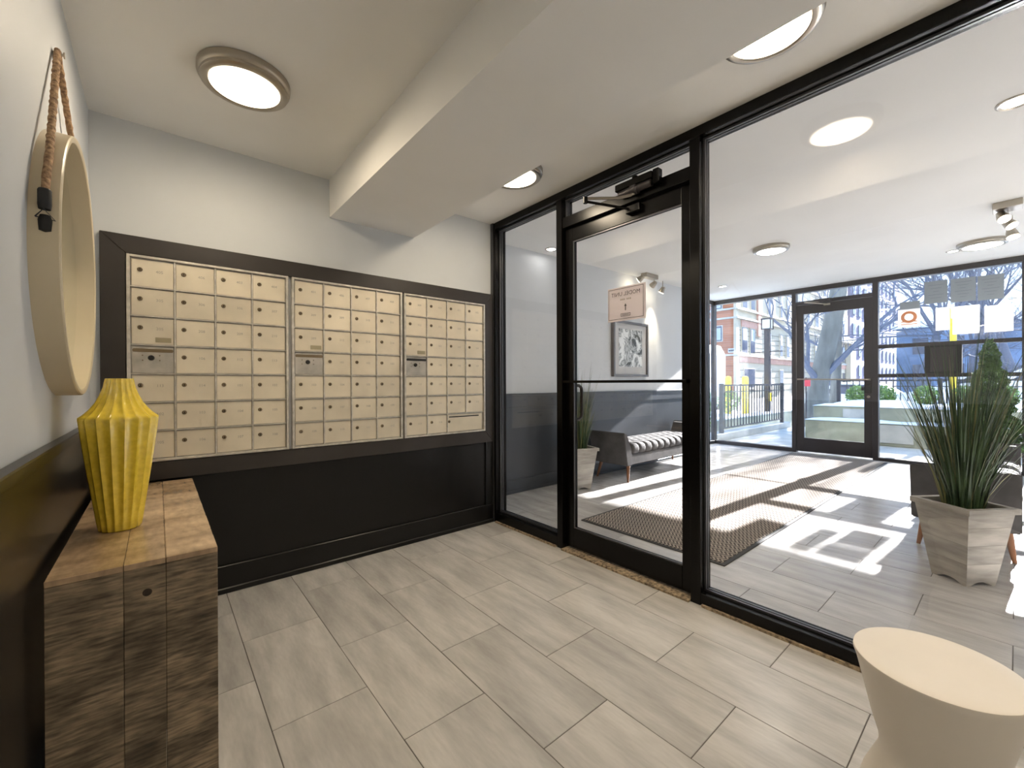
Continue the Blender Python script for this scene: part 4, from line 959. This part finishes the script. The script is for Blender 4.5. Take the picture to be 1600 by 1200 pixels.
tree('bare_tree', 24, -1.0, -0.5, 'bare spreading tree behind the white notices', [0.25, 0.2, 0.13], [(24, -0.2, -0.5), (24, 0.2, 1.5), (24, 0.5, 3.0)], 8, depth=6, ln=2.0, mt_=m_twig)
tree('bare_tree', 27, -0.4, -0.5, 'bare tree farthest right in the storefront view', [0.25, 0.2, 0.13], [(27, -0.5, -0.5), (27, -0.6, 2.0), (27, -0.8, 4.2)], 9, depth=6, ln=2.2, mt_=m_twig)
tree('bare_tree', 30, 5.4, -0.5, 'bare tree in front of the cream stone facade', [0.16, 0.12, 0.07], [(30, 6.9, -0.5), (30, 6.9, 2.2), (30, 6.7, 3.6)], 12, depth=4, ln=1.4, mt_=m_twig)
tree('bare_tree', 32, 1.0, -0.5, 'distant bare tree between the street and the purple brick house', [0.25, 0.2, 0.13], [(32, 2.3, -0.5), (32, 2.3, 2.5), (32, 2.0, 4.8)], 14, depth=6, ln=2.4, mt_=m_twig)

tree('bare_tree', 34, 0.2, -0.5, 'distant bare tree behind the three grey notices', [0.25, 0.2, 0.13], [(34, 1.6, -0.5), (34, 1.5, 2.5), (34, 1.2, 4.5)], 17, depth=6, ln=2.6, mt_=m_twig)
# brick and limestone apartment house; measured at x = 25 and scaled out from there
kS = 1.7
def S3(x, y, z): return (x*kS, y*kS, 1.12+(z-1.12)*kS)
A = thing('apartment_house', 'orange brick and cream stone apartment house on the corner', 'building', (42.5, 17.2, -0.75))
Yc, Xc = 10.108, 24.92
def AB(name, x0, x1, y0, y1, z0, z1, m, parent=A, **k):
    a = S3(x0, y0, z0); b_ = S3(x1, y1, z1); return BX(name, a[0], b_[0], a[1], b_[1], a[2], b_[2], m, parent, **k)
AB('brick_wall', Xc, Xc+0.6, Yc+0.12, Yc+7, 0.02, 14, m_brick)
AB('stone_wall', Xc+0.05, 49.4, Yc+0.06, Yc+7.0, 0.02, 14, m_cream)
AB('corner_pier', Xc-0.03, Xc+0.35, Yc, Yc+0.16, 0.02, 14, m_cream)
for z, m in ((5.27, m_conc), (4.76, m_conc), (2.65, m_conc), (7.9, m_conc), (10.2, m_conc)):
    AB('string_course', Xc-0.07, 49.45, Yc-0.08, Yc+0.16, z-0.05, z+0.05, m); AB('string_course', Xc-0.08, Xc+0.1, Yc+0.16, Yc+7, z-0.05, z+0.05, m)
AB('salmon_band', Xc+0.4, 49.4, Yc+0.0, Yc+0.08, 2.25, 2.60, m_pinkb)
AB('salmon_band', Xc+0.7, 28.0, Yc+0.0, Yc+0.08, 4.30, 4.68, m_pinkb)
AB('brick_pilaster', 27.9, 28.35, Yc-0.06, Yc+0.1, 3.9, 14, m_pinkb)
for k, z in enumerate([0.6, 1.0, 1.4, 1.8, 2.9, 3.2, 3.5, 3.8, 4.1]):
    AB('stone_joint', Xc+0.05, 49.35, Yc+0.045, Yc+0.0605, z-0.012, z+0.012, m_signt)
def win(x0, x1, z0, z1, blind=0.5):
    f_ = AB('window', x0-0.06, x1+0.06, Yc+0.01, Yc+0.058, z0-0.05, z1+0.05, m_cream); 
    AB('pane', x0, x1, Yc+0.0, Yc+0.012, z0, z1, m_pane, f_)
    if blind: AB('blind', x0+0.08, x1-0.08, Yc-0.006, Yc+0.004, z1-(z1-z0)*blind, z1-0.05, m_blind, f_)
    AB('window_sill', x0-0.1, x1+0.1, Yc-0.05, Yc+0.05, z0-0.10, z0-0.04, m_conc, f_)
for (a_, b2) in ((25.69, 26.40), (26.88, 27.52), (29.6, 30.1), (31.74, 32.18), (32.96, 33.5), (35.6, 36.2), (37.4, 38.0), (39.3, 40.2), (41.6, 42.2), (44.8, 45.6), (47.4, 48.1)):
    win(a_, b2, 2.82, 4.26); win(a_+0.1, b2, 5.42, 7.0, 0.4); win(a_+0.1, b2, 8.1, 9.6, 0.5)
for (a_, b2) in ((26.0, 27.5), (29.6, 30.1), (31.7, 32.3), (35.6, 36.2), (39.3, 40.0), (44.8, 45.6), (47.4, 48.1)): win(a_, b2, 0.80, 1.88, 0)
def winb(y0, y1, z0, z1, blind):
    f_ = AB('window', Xc-0.02, Xc+0.02, y0-0.05, y1+0.05, z0-0.05, z1+0.05, m_conc); AB('pane', Xc-0.035, Xc-0.02, y0, y1, z0, z1, m_pane, f_)
    if blind: AB('blind', Xc-0.045, Xc-0.036, y0+0.05, y1-0.05, z0+0.05, z1-0.1, m_blind, f_)
for z0_, z1_ in ((3.50, 4.34), (5.35, 5.75), (6.3, 7.2), (8.4, 9.4), (1.0, 1.9)):
    winb(10.92, 11.5, z0_, z1_, True); winb(12.6, 13.4, z0_, z1_, True); winb(14.6, 15.4, z0_, z1_, False)
sg = AB('street_sign', Xc-0.05, Xc-0.02, 10.20, 10.56, 2.78, 3.02, m_paper)
b = MB()
for k in range(5):
    a = S3(Xc-0.056, 10.24+0.06*k, 2.85); c_ = S3(Xc-0.051, 10.28+0.06*k, 2.95); b.box(a[0], c_[0], a[1], c_[1], a[2], c_[2])
b.obj('sign_lettering', m_dark, sg)
for xx in (43.0, 48.5): AB('bay_front', xx, xx+1.8, Yc-0.35, Yc+0.02, 0.02, 4.45, m_cream)
AB('balcony', 42.8, 49.3, Yc-0.6, Yc+0.02, 4.5, 4.95, m_cream)
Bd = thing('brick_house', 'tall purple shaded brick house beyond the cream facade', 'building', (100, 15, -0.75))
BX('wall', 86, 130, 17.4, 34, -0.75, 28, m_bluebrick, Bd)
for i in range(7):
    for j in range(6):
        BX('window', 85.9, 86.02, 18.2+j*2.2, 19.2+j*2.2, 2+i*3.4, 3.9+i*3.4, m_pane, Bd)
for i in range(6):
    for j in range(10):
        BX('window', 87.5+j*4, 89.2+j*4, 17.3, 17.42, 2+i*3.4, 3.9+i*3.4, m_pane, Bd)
m_haze = mat('blue_shaded_brick', (0.20, 0.29, 0.44), 0.9, nscale=0.4, namt=0.2)  # blue of shade and haze is mixed into the brick colour
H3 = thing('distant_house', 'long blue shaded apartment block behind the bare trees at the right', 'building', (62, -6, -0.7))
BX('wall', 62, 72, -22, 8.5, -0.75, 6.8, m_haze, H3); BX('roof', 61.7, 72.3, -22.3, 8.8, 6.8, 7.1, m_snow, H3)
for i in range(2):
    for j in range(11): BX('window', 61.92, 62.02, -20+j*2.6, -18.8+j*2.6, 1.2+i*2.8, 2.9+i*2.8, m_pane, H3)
